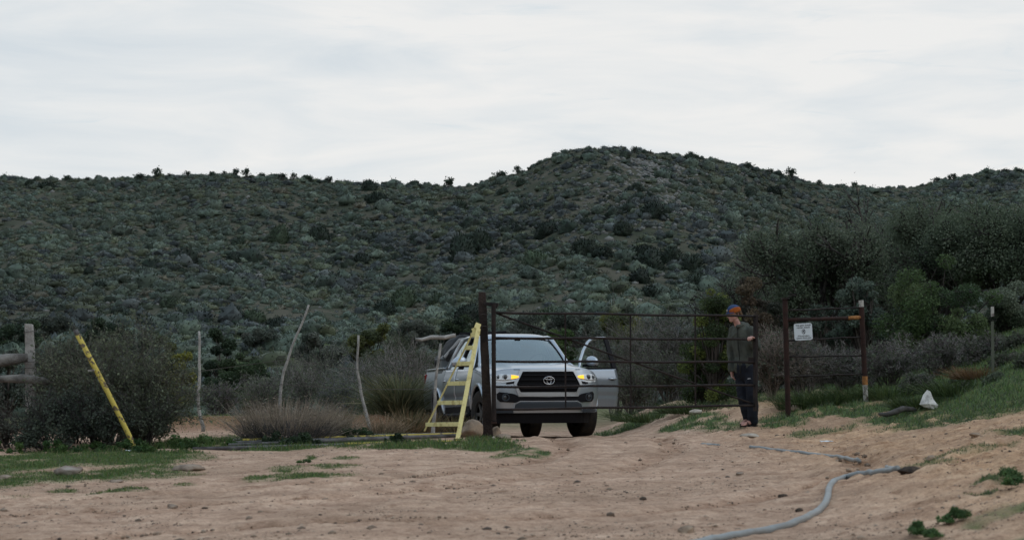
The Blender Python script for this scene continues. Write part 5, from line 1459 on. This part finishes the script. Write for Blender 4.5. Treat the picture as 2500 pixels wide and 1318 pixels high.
mb = MB().box(ws(.5, .86) + Vector((0, .05, -.02)), (.20, .04, .055)); mb.box(ws(.5, .93) + Vector((0, .03, 0)), (.10, .05, .06))
tb(mb, 'rear_view_mirror', M_BLACK, wsc, bevel=.008)
wp_ = MB()
for x0, x1 in ((-.5, -.05), (.02, .5)): wp_.tube([Vector((x0, 1.36, 1.228)), ws(.5 + (x0 * .3 + x1 * .7) / 1.43, .035) + Vector((0, -.02, .0)), ws(.5 + x1 / 1.43, .02) + Vector((0, -.02, 0))], .008, 5)
tb(wp_, 'wiper', M_BLACK, wsc)
pil = MB()
for sg in (-1, 1):
    pil.tube([(sg * .80, 1.34, 1.165), (sg * .745, 1.54, 1.235), (sg * .685, 1.80, 1.44), (sg * .625, 2.10, 1.66), (sg * .618, 2.35, 1.70), (sg * .622, 2.9, 1.712), (sg * .615, 3.34, 1.69), (sg * .67, 3.47, 1.50), (sg * .80, 3.58, 1.20)], [.03, .038, .038, .038, .036, .036, .045, .075, .085], 10)
tb(pil, 'pillar', M_PAINT, smooth=True)
bp3 = MB()
for sg in (-1, 1): bp3.bar((sg * .885, 2.50, 1.15), (sg * .63, 2.56, 1.70), .05, .09, up=(0, 1, 0))
tb(bp3, 'centre_pillar', M_BLACK)
tb(MB().grid(lambda u, v: ((-1 + 2 * u) * (.80 - .19 * v), 3.62 - .20 * v, 1.18 + .50 * v), 8, 6), 'rear_window', M_SIDEGL)
# interior
it = MB().box((0, 2.45, .95), (1.66, 2.1, .12))
tb(it, 'cab_floor', M_BLACK)
tb(MB().grid(lambda u, v: ((-1 + 2 * u) * .74, 1.45 + .40 * v, 1.215 + .035 * math.sin(v * 2.6) - .03 * v), 12, 6), 'dashboard', M_DASH, smooth=True, solid=.04)
for x in (-.38, .38):
    st = tb(MB().box((x, 2.62, 1.20), (.46, .14, .56), Matrix.Rotation(-.18, 3, 'X')), 'seat', M_SEAT, bevel=.05)
    tb(MB().box((x, 2.69, 1.545), (.25, .10, .17)), 'head_rest', M_SEAT, st, bevel=.04)
tb(MB().box((0, 3.38, 1.22), (1.3, .14, .5)), 'rear_seat', M_SEAT, bevel=.05)
sw = tb(MB().tube([(.38 + .18 * math.cos(a), 1.98 - .08 * math.sin(a), 1.24 + .165 * math.sin(a)) for a in np.linspace(0, 2 * math.pi, 25)], .014, 7, cap=False), 'steering_wheel', M_BLACK, smooth=True)
# doors
M_INNER = mat('door_lining', (.06, .062, .065), .8)
def door(sg, y0, y1, hinge_open=0.0, front=True, name='door'):
    d = tb(MB().grid(lambda u, v: (lambda y, z: (sg * sidex(z) - sg * .0, y - y0, z))(y0 + .008 + (y1 - y0 - .016) * u, .475 + (belt(y0 + (y1 - y0) * u) - .475) * v), 16, 22), name, M_PAINT, smooth=True)
    # pressed lower groove
    me = d.data
    for v in me.vertices:
        z = v.co.z; v.co.x -= sg * (.020 * math.exp(-((z - .70) / .035) ** 2) + .012 * (1 - sstep(.60, .70, z))) - sg * .012 * math.exp(-((z - .98) / .09) ** 2)
    md = d.modifiers.new('thick', 'SOLIDIFY'); md.thickness = .03; md.offset = -1 if sg > 0 else 1
    d.location = (0, y0, 0)
    # lining
    tb(MB().grid(lambda u, v: (sg * (sidex(.5 + .6 * v) - .07), .03 + (y1 - y0 - .06) * u, .50 + (belt(y0) - .52) * v), 4, 6), 'door_lining', M_INNER, d, solid=.03)
    # handle
    hy = y1 - y0 - .17; hz = .985
    h = MB().tube([(sg * (sidex(hz) + .012), hy - .10, hz), (sg * (sidex(hz) + .040), hy - .07, hz), (sg * (sidex(hz) + .042), hy + .07, hz), (sg * (sidex(hz) + .012), hy + .10, hz)], [.014, .017, .017, .014], 8)
    tb(h, 'handle', M_PAINT, d, smooth=True)
    tb(MB().ball((sg * (sidex(hz) + .012), hy, hz - .004), (.010, .075, .028), 12, 6), 'handle_recess', M_DARKTRIM, d, smooth=True)
    return d
def wframe(d, sg, line, y0, name='window_frame', glass=True, w=.026, m=M_PAINT):
    """window frame following (y,z) line, leaning in with the glass"""
    gx_ = lambda z: .868 - .235 * ((z - 1.14) / .54) ** 1.15 if z > 1.14 else .868
    P3 = [Vector((sg * gx_(z), y - y0, z)) for y, z in line]
    tb(MB().tube(P3, w, 8), name, m, d, smooth=True)
    if glass:
        b = [Vector((p.x, p.y, p.z)) for p in P3]
        mbg = MB(); n = len(b); c = sum(b, Vector()) / n
        mbg.add(b + [c], [(i, (i + 1) % n, n) for i in range(n)])
        tb(mbg, 'side_window', M_SIDEGL, d)
def fine(pl, k=5):
    o = []
    for i in range(len(pl) - 1):
        for j in range(k): o.append((pl[i][0] + (pl[i + 1][0] - pl[i][0]) * j / k, pl[i][1] + (pl[i + 1][1] - pl[i][1]) * j / k))
    return o + [pl[-1]]
FRONT = fine([(1.52, 1.14), (1.60, 1.27), (1.80, 1.46), (2.0, 1.60), (2.12, 1.655), (2.30, 1.685), (2.54, 1.695)])
FSILL = fine([(2.56, 1.69), (2.52, 1.16)])
REAR = fine([(2.57, 1.17), (2.60, 1.69), (2.95, 1.70), (3.22, 1.68), (3.34, 1.56), (3.45, 1.36), (3.48, 1.19)])
for sg in (-1, 1):
    rd = door(sg, 2.52, 3.50); wframe(rd, sg, REAR, 2.52)
    if sg < 0:
        fd = door(sg, 1.44, 2.51); wframe(fd, sg, FRONT + FSILL, 1.44, w=.02)
dd = door(1, 1.44, 2.51)
dd.location = (0.0, 1.44, 0); 
# driver door swings about its front edge
HX = sidex(.9)
dd.location = Vector((HX, 1.46, 0)) + Matrix.Rotation(math.radians(-55), 3, 'Z') @ Vector((-HX, 0, 0))
dd.rotation_euler = (0, 0, math.radians(-55))
dd['label'] = 'open driver door'
wframe(dd, 1, FRONT, 1.44, w=.027, glass=False)
tb(MB().bar((.86, 1.06, 1.15), (.635, 1.10, 1.69), .03, .11, up=(0, 1, 0)), 'window_frame_rear', M_BLACK, dd, bevel=.006)
tb(MB().bar((.865, .10, 1.145), (.865, 1.05, 1.165), .035, .03), 'window_sill', M_BLACK, dd)
def mirror(d, sg):
    c = Vector((sg * 1.085, .16, 1.255))
    mm = tb(MB().ball(c, (.125, .075, .095), 18, 12), 'mirror', M_PAINT, d, smooth=True)
    for v in mm.data.vertices:
        if v.co.y > c.y + .03: v.co.y = c.y + .03
        if v.co.z < c.z - .06: v.co.z = c.z - .06
        v.co.z += .02 * sg * (c.x - v.co.x) / .125 * .8
    mk = MB().box(c + Vector((0, .005, -.068)), (.20, .075, .022)); mk.box(c + Vector((-sg * .15, .02, -.06)), (.12, .05, .045))
    tb(mk, 'mirror_base', M_BLACK, d, bevel=.006)
mirror(dd, 1); mirror(fd, -1)
# bed: inner walls, tailgate, bumper, lamps
bed = MB()
for sg in (-1, 1): bed.bar((sg * .865, 3.62, 1.222), (sg * .865, 5.28, 1.235), .10, .03)
bed.box((0, 5.27, .92), (1.62, .05, .56)); bed.box((0, 3.66, 1.0), (1.6, .04, .44))
for sg in (-1, 1): bed.box((sg * .79, 4.46, 1.0), (.03, 1.6, .42))
tb(bed, 'cargo_bed', M_PAINT, bevel=.008)
tb(MB().box((0, 4.46, .83), (1.56, 1.58, .03)), 'bed_floor', M_BLACK)
tb(MB().box((0, 5.40, .56), (1.80, .16, .17)), 'rear_bumper', M_CHROME, bevel=.03)
for sg in (-1, 1): tb(MB().box((sg * .885, 5.27, 1.0), (.07, .09, .34)), 'tail_light', M_RED, bevel=.02)
for sg in (-1, 1): tb(MB().tube([(sg * .93, 1.5, .40), (sg * .95, 1.6, .385), (sg * .95, 3.35, .385), (sg * .93, 3.45, .40)], .038, 8), 'side_step', M_BLACK, smooth=True)
# wheels
def wheel(x, y, steer=0.0):
    prof = [(.20, -.11), (.30, -.125), (.355, -.124), (.380, -.112), (.389, -.085), (.391, -.05), (.392, 0), (.391, .05), (.389, .085), (.380, .112), (.355, .124), (.30, .125), (.20, .11)]
    n = 56; mb = MB(); vs = []; fs = []; m_ = len(prof)
    for i in range(n):
        a = 2 * math.pi * i / n
        for j, (r, w) in enumerate(prof):
            rr = r
            if 4 <= j <= 8 and (i + (j // 2)) % 3 == 0: rr -= .010
            if j in (5, 7): rr -= .009
            vs.append((w, rr * math.cos(a), rr * math.sin(a)))
    for i in range(n):
        for j in range(m_ - 1):
            fs.append((i * m_ + j, i * m_ + j + 1, ((i + 1) % n) * m_ + j + 1, ((i + 1) % n) * m_ + j))
    sg = 1 if x > 0 else -1
    rim = MB(); ro = sg * .085
    rim.tube([(ro, .215 * math.cos(a), .215 * math.sin(a)) for a in np.linspace(0, 2 * math.pi, 33)], .020, 8, cap=False)
    rim.tube([(ro - sg * .05, 0, 0), (ro + sg * .005, 0, 0)], .062, 16)
    rim.tube([(ro - sg * .06, 0, 0), (ro - sg * .05, 0, 0)], .205, 24)
    for k in range(6):
        a = k * math.pi / 3; rim.bar((ro - sg * .02, .04 * math.cos(a), .04 * math.sin(a)), (ro - sg * .01, .205 * math.cos(a), .205 * math.sin(a)), .055, .03, up=(1, 0, 0))
    w = tb(rim, 'wheel', M_RIM, smooth=False, bevel=.004)
    tb(mb.add(vs, fs), 'tyre', M_TYRE, w, smooth=True)
    w.location = (x, y, .39); w.rotation_euler = (0, 0, steer)
for x, y, s in ((-.80, WY[0], .14), (.80, WY[0], .14), (-.80, WY[1], 0), (.80, WY[1], 0)): wheel(x, y, s)
# ---- load in the bed (things of their own)
bpy.context.view_layer.update()
TM = TK.matrix_basis.copy()
TM = Matrix.LocRotScale(TK.location, TK.rotation_euler.to_quaternion(), (1, 1, 1))
def tl(x, y, z): return TM @ Vector((x, y, z))
M_TARP = mat('dark_tarp', (.016, .018, .02), .6, 0, scale=5, col2=(.05, .052, .055), bump=.6, bscale=14, stops=(.35, .72))
bag = MB()
rg = np.random.default_rng(8)
for x, y, z, a, b, c in ((-.62, 4.0, 1.45, .26, .4, .22), (-.35, 3.95, 1.58, .34, .35, .22), (.1, 4.0, 1.56, .4, .4, .22), (-.66, 4.5, 1.36, .24, .45, .18), (.5, 4.1, 1.5, .3, .4, .2), (-.1, 4.5, 1.4, .5, .4, .2), (-.48, 3.86, 1.68, .18, .18, .15), (-.62, 3.95, 1.60, .2, .25, .16)):
    bag.ball((x, y, z), (a, b, c), 14, 10, Matrix.Rotation(rg.uniform(-.4, .4), 3, 'Y'))
o = fuse('cargo_tarp', bag, .03, M_TARP, None, 3, .05, 5.0, 3); o.matrix_basis = TM
tag(o, 'dark lumpy tarp covering the load behind the truck cab', 'tarp')
stp = MB()
for a, b, c in (((-.86, 3.80, 1.42), (-.60, 3.72, 1.72), (-.3, 3.68, 1.78)), ((-.90, 4.0, 1.36), (-.66, 3.9, 1.69), (-.2, 3.8, 1.80))):
    stp.tube([Vector(a), Vector(b), Vector(c)], [.03, .035, .02], 6)
o = stp.build('cargo_strap', mat('grey_strap', (.30, .30, .30), .8)); o.parent = bpy.data.objects['cargo_tarp']
cr_ = MB().box((0, 0, 0), (.62, .40, .15)); cr_.box((0, 0, .085), (.66, .44, .03)); cr_.box((-.15, -.21, .01), (.10, .03, .05)); cr_.box((.15, -.21, .01), (.10, .03, .05)); cr_.box((-.32, .0, .01), (.03, .12, .05)); cr_.box((0, 0, -.20), (.58, .36, .22))
o = cr_.build('storage_crate', mat('grey_crate', (.13, .145, .15), .6), None, bevel=.012); o.matrix_basis = TM @ Matrix.Translation((-.60, 4.05, 1.31))
tag(o, 'flat grey storage crate in the truck bed under the tarp', 'crate')
po = MB()
for k, (a, b) in enumerate((((-.60, 3.75, 1.84), (.30, 3.45, 1.80)), ((-.62, 3.95, 1.80), (.38, 3.55, 1.83)), ((-.40, 3.7, 1.79), (.20, 3.5, 1.86)), ((-.2, 3.9, 1.82), (.42, 3.5, 1.81)))):
    a = Vector(a); b = Vector(b); po.tube([a, a.lerp(b, .5) + Vector((0, 0, .02)), b], .018, 7)
o = po.build('tent_poles', M_BLACK, None, smooth=True); o.matrix_basis = TM
tag(o, 'bundle of thin dark poles lying over the load behind the truck roof', 'poles')
# ------------------------------------------------------------------ the man at the gate
M_SKIN = mat('skin', (.48, .29, .25), .55, 0, scale=14, col2=(.40, .215, .18))
M_JACKET = mat('olive_jacket', (.075, .083, .070), .85, 0, scale=7, col2=(.05, .056, .05), bump=.5, bscale=22)
M_JDARK = mat('dark_jacket_lining', (.028, .03, .028), .9)
M_TROUS = mat('dark_navy_trousers', (.016, .020, .030), .85, 0, scale=7, col2=(.010, .012, .018), bump=.4, bscale=18)
M_BLUE = mat('blue_cap_cloth', (.035, .065, .15), .8, 0, scale=30, col2=(.022, .045, .11))
M_ORNG = mat('orange_cap_cloth', (.32, .085, .014), .8, 0, scale=20, col2=(.22, .055, .01))
M_HAIR = mat('light_brown_hair', (.14, .085, .045), .8, 0, scale=40, col2=(.07, .04, .022), bump=.8, bscale=90)
M_SANDAL = mat('black_sandal', (.012, .012, .013), .7)
PY_ = 27.15
def q(px, py, dy=0.0): return P(px, py, PY_ + dy)
man = empty('person', q(1838, 1047), 0, 'person in olive hooded jacket, dark trousers and blue and orange cap holding the gate end', 'person')
def mpart(o, par=man):
    o.parent = par
    o.matrix_parent_inverse = Matrix.Translation(-man.location) if par is man else Matrix.Identity(4)
    return o
def chain(mb, pts, rad, n=14, k=4, ell=None):
    """tapering limb with rounded ends"""
    P0 = [Vector(p) for p in pts]; o = []; r = []
    for i in range(len(P0) - 1):
        for j in range(k): o.append(P0[i].lerp(P0[i + 1], j / k)); r.append(rad[i] + (rad[i + 1] - rad[i]) * j / k)
    o.append(P0[-1]); r.append(rad[-1])
    mb.tube(o, r, n); mb.ball(P0[0], rad[0], n, 8); mb.ball(P0[-1], rad[-1], n, 8)
    for i in range(1, len(P0) - 1): mb.ball(P0[i], rad[i] * .995, n, 8)
# joints
HIPL, HIPR = q(1833, 902, -.07), q(1808, 902, .08)
KNL, KNR = q(1837, 970, -.10), q(1815, 972, .03)
ANL, ANR = q(1839, 1033, -.02), q(1828, 1034, .10)
SHL, SHR = q(1835, 806, -.12), q(1789, 806, .12)
ELL, WRL = q(1846, 845, -.16), q(1840, 826, -.34)
ELR, WRR = q(1783, 858, .14), q(1787, 902, .06)
NECK, HEADC = q(1802, 796, -.02), q(1791, 766, -.05)
bd_ = MB()
chain(bd_, [q(1821, 898), q(1816, 860), q(1812, 825), q(1808, 806)], [.085, .08, .085, .06], 16)
chain(bd_, [SHL, q(1810, 808), SHR], [.034, .05, .034])
chain(bd_, [q(1808, 806), NECK, q(1797, 783, -.04)], [.055, .047, .047])
for s_, e_, w_ in ((SHL, ELL, WRL), (SHR, ELR, WRR)): chain(bd_, [s_, e_, w_], [.030, .025, .025])
for h_, k_, a_ in ((HIPL, KNL, ANL), (HIPR, KNR, ANR)): chain(bd_, [h_, k_, k_.lerp(a_, .35), a_], [.085, .058, .055, .038])
# head: facing left and towards the viewer, bent forward
fw = Vector((-.86, -.46, -.20)).normalized(); rt = fw.cross(Vector((0, 0, 1))).normalized(); upv = rt.cross(fw).normalized()
HM = Matrix((rt, fw, upv)).transposed()
def hp(x, y, z): return HEADC + HM @ Vector((x, y, z))
bd_.ball(hp(0, -.012, .035), (.076, .096, .092), 20, 14, HM)
bd_.ball(hp(0, .018, -.03), (.062, .075, .082), 18, 12, HM)
bd_.ball(hp(0, .058, -.085), (.032, .034, .028), 12, 8, HM)      # chin
bd_.ball(hp(0, .078, .03), (.052, .02, .018), 12, 8, HM)         # brow
chain(bd_, [hp(0, .088, .012), hp(0, .112, -.022)], [.012, .016], 8, 3)   # nose
bd_.ball(hp(0, .086, -.052), (.025, .013, .008), 10, 6, HM)      # lips
bd_.ball(hp(0, .084, -.062), (.022, .012, .007), 10, 6, HM)
for s_ in (-1, 1):
    bd_.ball(hp(s_ * .042, .068, -.015), (.02, .02, .016), 10, 6, HM)   # cheekbones
    bd_.ball(hp(s_ * .076, -.012, -.008), (.012, .024, .036), 10, 8, HM)  # ears
# hands
def hand(mb, wrist, d, pn, thumb_side, curl, ln=.185):
    d = d.normalized(); pn = (pn - d * pn.dot(d)).normalized(); sd = d.cross(pn).normalized() * thumb_side
    c = wrist + d * .05
    R = Matrix((sd, d, pn)).transposed()
    mb.ball(c, (.042, .055, .017), 14, 10, R)
    for i, (o_, L_, a0) in enumerate(((.030, .070, .10), (.011, .080, .03), (-.009, .074, -.03), (-.028, .058, -.10))):
        p = c + sd * o_ + d * .040; dd = (d + sd * a0 * .6).normalized(); pts_ = [p]
        cu = curl[i]; ang = 0
        for sgm in (.45, .32, .23):
            ang += cu
            v = dd * math.cos(ang) + pn * math.sin(ang)
            p = p + v * L_ * sgm; pts_.append(p)
        chain(mb, pts_, [.0098, .0092, .0086, .0076], 8, 2)
    p = c + sd * .036 - d * .02; pts_ = [p]
    for v, L_ in (((sd * .8 + d * .6 + pn * .25), .034), ((sd * .35 + d * .85 + pn * .45), .030), ((sd * .1 + d * .9 + pn * .5), .024)):
        p = p + v.normalized() * L_; pts_.append(p)
    chain(mb, pts_, [.013, .0115, .0105, .009], 8, 2)
# right hand hangs, relaxed; left hand closes over the end of the second rail
hand(bd_, WRR, Vector((.02, -.08, -1)), Vector((.75, -.55, 0)), -1, (.30, .36, .42, .48))
hand(bd_, WRL, Vector((-.45, -.62, .18)), Vector((-.15, -.35, -1)), -1, (.55, .62, .66, .70))
# feet
def foot(mb, an, d):
    d = d.normalized(); sd_ = d.cross(Vector((0, 0, 1)))
    hl = an - d * .035; gz_ = H1(an.x, an.y)
    hl.z = gz_ + .055
    chain(mb, [an, hl + Vector((0, 0, .01))], [.036, .036], 12, 3)
    toe = hl + d * .205; toe.z = gz_ + .035
    mid_ = hl.lerp(toe, .5) + Vector((0, 0, .022))
    chain(mb, [hl, mid_, toe], [.034, .034, .026], 12, 4)
    for k, (o_, L_) in enumerate(((-.030, .052), (-.012, .050), (.005, .044), (.020, .038), (.033, .030))):
        p = toe + sd_ * o_ - d * abs(o_) * .4
        chain(mb, [p, p + d * L_ + Vector((0, 0, -.008))], [.014 if k == 0 else .0115, .0105 if k == 0 else .008], 8, 2)
    return hl, toe, d, sd_, gz_
FD1, FD2 = Vector((-.84, -.42, 0)), Vector((-.62, -.75, 0))
f1 = foot(bd_, ANL, FD1); f2 = foot(bd_, ANR, FD2)
bodyo = fuse('body', bd_, .0062, M_SKIN, None, 3); mpart(bodyo)
# eyes, brows
for s_ in (-1, 1):
    ey = MB().ball(hp(s_ * .031, .090, .006), (.0125, .008, .0075), 10, 8, HM); e_ = mpart(ey.build('eye', mat('eye_white', (.5, .47, .44), .3), smooth=True), bodyo)
    mpart(MB().ball(hp(s_ * .031, .0965, .006), (.006, .003, .006), 8, 6, HM).build('iris', mat('dark_iris', (.03, .022, .018), .2), smooth=True), bodyo)
    bm_ = MB(); chain(bm_, [hp(s_ * .014, .098, .026), hp(s_ * .034, .097, .030), hp(s_ * .052, .082, .024)], [.004, .005, .003], 6, 2); mpart(bm_.build('eyebrow', M_HAIR, smooth=True), bodyo)
# hair below the cap, over the ears and at the nape
hr = MB(); rg = np.random.default_rng(4)
for i in range(46):
    a = rg.uniform(.42, 1.58) * math.pi if i % 2 else rg.uniform(.62, 1.38) * math.pi
    r_ = (.081, .1); p = hp(r_[0] * math.sin(a), r_[1] * math.cos(a) - .012, rg.uniform(.01, .04))
    dn = upv * -rg.uniform(.05, .09) + (p - HEADC).normalized() * rg.uniform(.0, .022) - fw * rg.uniform(0, .02)
    if math.cos(a) > -.1: dn *= .55
    chain(hr, [p, p + dn * .6, p + dn], [.014, .012, .005], 6, 2)
mpart(fuse('hair', hr, .006, M_HAIR, None, 1))
# cap: blue crown, orange lower band on the sides, short brim, white badge
def capf(z0, z1, rx, ry, top=False):
    def f(u, v):
        a = 2 * math.pi * u; z = z0 + (z1 - z0) * v
        t = (z - .03) / .105; k = math.sqrt(max(0, 1 - max(0, t) ** 2.2))
        return hp(rx * k * math.sin(a), -.012 + ry * k * math.cos(a), z)
    return f
cap = MB().grid(capf(.030, .135, .0855, .108), 28, 12)
capo = mpart(cap.build('cap', M_BLUE, smooth=True, solid=.004))
def bandf(u, v):
    a = math.radians(20) + math.radians(320) * u; lift = .058 * math.sin(math.pi * min(1, max(0, ((a / math.pi) % 1) * 1.0))) ** .7
    z = .022 + (.018 + lift) * v; t = max(0, (z - .03) / .105); k = math.sqrt(max(0, 1 - t ** 2.2))
    return hp(.0905 * k * math.sin(a), -.012 + .1125 * k * math.cos(a), z)
mpart(MB().grid(bandf, 36, 6).build('cap_band', M_ORNG, smooth=True, solid=.004), capo)
def brimf(u, v):
    a = math.radians(-62 + 124 * u); r = 1 + .24 * v * math.cos(math.radians(-62 + 124 * u) * 1.2)
    return hp(.087 * r * math.sin(a), -.012 + .109 * r * math.cos(a), .034 - .012 * v)
mpart(MB().grid(brimf, 18, 4).build('brim', M_BLUE, smooth=True, solid=.005), capo)
mpart(MB().ball(hp(0.012, .098, .062), (.018, .008, .015), 10, 6, HM).build('badge', M_WHITEPT, smooth=True), capo)
# trousers
tr = MB()
chain(tr, [q(1820, 893), q(1820, 908)], [.145, .14], 16)
for h_, k_, a_, o_ in ((HIPL, KNL, ANL, 0), (HIPR, KNR, ANR, 0)):
    chain(tr, [h_, h_.lerp(k_, .5), k_, k_.lerp(a_, .5), a_ + Vector((0, 0, .035))], [.108, .098, .086, .080, .068], 16, 5)
tro = mpart(fuse('trousers', tr, .010, M_TROUS, None, 3, .022, 7.0, 2))
def logo():
    # small pale mark on the left thigh
    c = q(1829.5, 924, -.187); s = .0060
    mb = MB(); pr = [(-5, 1.5), (-2.5, -2.2), (-.8, -.6), (1.2, -2.6), (4.5, 1.2), (1.5, .6), (-1, 1.6)]
    n = len(pr); vs = [c + Vector((x * s, .004, -y * s)) for x, y in pr] + [c + Vector((x * s, .03, -y * s)) for x, y in pr]
    mb.add(vs, [tuple(range(n)), tuple(range(2 * n - 1, n - 1, -1))] + [(i, n + i, n + (i + 1) % n, (i + 1) % n) for i in range(n)])
    return mpart(mb.build('trouser_mark', mat('pale_print', (.30, .31, .34), .7)), tro)
logo()
# jacket: long, loose, hood down
jk = MB()
def oval_tube(mb, secs, n=22):
    """secs: centre, half width, half depth, facing angle"""
    vs = []; fs = []
    for c, a, b, th in secs:
        for k in range(n):
            t = 2 * math.pi * k / n; x, y = a * math.cos(t), b * math.sin(t)
            vs.append(Vector(c) + Vector((x * math.cos(th) - y * math.sin(th), x * math.sin(th) + y * math.cos(th), 0)))
    for i in range(len(secs) - 1):
        for k in range(n): fs.append((i * n + k, i * n + (k + 1) % n, (i + 1) * n + (k + 1) % n, (i + 1) * n + k))
    fs += [tuple(range(n - 1, -1, -1)), tuple((len(secs) - 1) * n + k for k in range(n))]
    mb.add(vs, fs)
TH_ = math.radians(-38)
oval_tube(jk, [(q(1820, 910), .155, .125, TH_), (q(1819, 897), .162, .130, TH_), (q(1817, 870), .155, .125, TH_), (q(1814, 845), .158, .126, TH_), (q(1812, 822), .165, .126, TH_), (q(1811, 806), .150, .108, TH_), (q(1808, 798), .105, .090, TH_), (q(1805, 792), .074, .074, TH_)])
chain(jk, [q(1833, 806, -.10), ELL, ELL.lerp(WRL, .8)], [.070, .066, .054], 16)
chain(jk, [q(1790, 806, .10), ELR, WRR + Vector((0, 0, -.005))], [.068, .064, .052], 16)
chain(jk, [q(1796, 793, -.02), q(1804, 790, .09), q(1814, 791, .06), q(1812, 794, -.07), q(1799, 797, -.10)], [.024, .036, .040, .034, .022], 12)   # collar
chain(jk, [q(1812, 796, .09), q(1822, 797, .05), q(1822, 801, -.04)], [.04, .058, .045], 12)        # hood lying on the back
jko = mpart(fuse('jacket', jk, .011, M_JACKET, None, 2, .020, 8.0, 6))
# folds: soft vertical pleats on the front, drawn into the mesh
me = jko.data
n_v = len(me.vertices); co = np.empty(n_v * 3, np.float32); me.vertices.foreach_get('co', co); co = co.reshape(-1, 3)
no = np.empty(n_v * 3, np.float32); me.vertices.foreach_get('normal', no); no = no.reshape(-1, 3)
ph = co[:, 0] * math.cos(TH_) + co[:, 1] * math.sin(TH_)
w_ = .009 * np.sin(ph * 62 + 3.0 * np.sin(co[:, 2] * 5)) * sm(1.55, 1.2, co[:, 2]) 
co = co + no * w_[:, None]; me.vertices.foreach_set('co', co.astype(np.float32).ravel()); me.update()
zp = MB(); zd = Vector((math.sin(TH_) , -math.cos(TH_), 0))
zc = [q(1805, 792) + zd * .076, q(1811, 806) + zd * .118, q(1812, 822) + zd * .136, q(1814, 845) + zd * .136, q(1817, 870) + zd * .136, q(1819, 897) + zd * .140, q(1820, 910) + zd * .146]
zp.tube(zc, .008, 6); mpart(zp.build('zip', M_JDARK, smooth=True), jko)
cf = MB(); cf.tube([WRR + Vector((0, 0, .01)), WRR + Vector((0, 0, -.03))], [.050, .046], 14)
dW = (WRL - ELL).normalized(); cf.tube([ELL.lerp(WRL, .78), ELL.lerp(WRL, .88)], [.051, .047], 14)
mpart(cf.build('cuff', M_JACKET, smooth=True), jko)
# sandals
for hl, toe, d, sd_, gz_ in (f1, f2):
    sl = MB(); n = 20; vs = []; 
    c0 = hl + d * .11
    for zz in (gz_ + .002, gz_ + .026):
        for k in range(n):
            t = 2 * math.pi * k / n; x = math.cos(t) * .152; w = .046 * (1 + .16 * math.cos(t)) * math.sin(t)
            p = c0 + d * x + sd_ * w; vs.append(Vector((p.x, p.y, zz)))
    sl.add(vs, [tuple(range(n - 1, -1, -1)), tuple(n + k for k in range(n))] + [(k, (k + 1) % n, n + (k + 1) % n, n + k) for k in range(n)])
    so = mpart(sl.build('sandal', M_SANDAL, bevel=.004))
    for t, h_, w in ((.055, .062, .042), (.15, .050, .040)):
        c = hl + d * t
        st = MB().tube([Vector((*(c + sd_ * .050 * math.cos(a)).xy, gz_ + .02 + (h_) * math.sin(a))) for a in np.linspace(0, math.pi, 12)], .0085, 6)
        mpart(st.build('strap', M_SANDAL, smooth=True), so)
    st = MB().tube([Vector((*(hl - d * .038 * math.sin(a) + sd_ * .043 * math.cos(a) + d * .0).xy, gz_ + .085)) for a in np.linspace(0, math.pi, 10)], .008, 6)
    mpart(st.build('heel_strap', M_SANDAL, smooth=True), so)
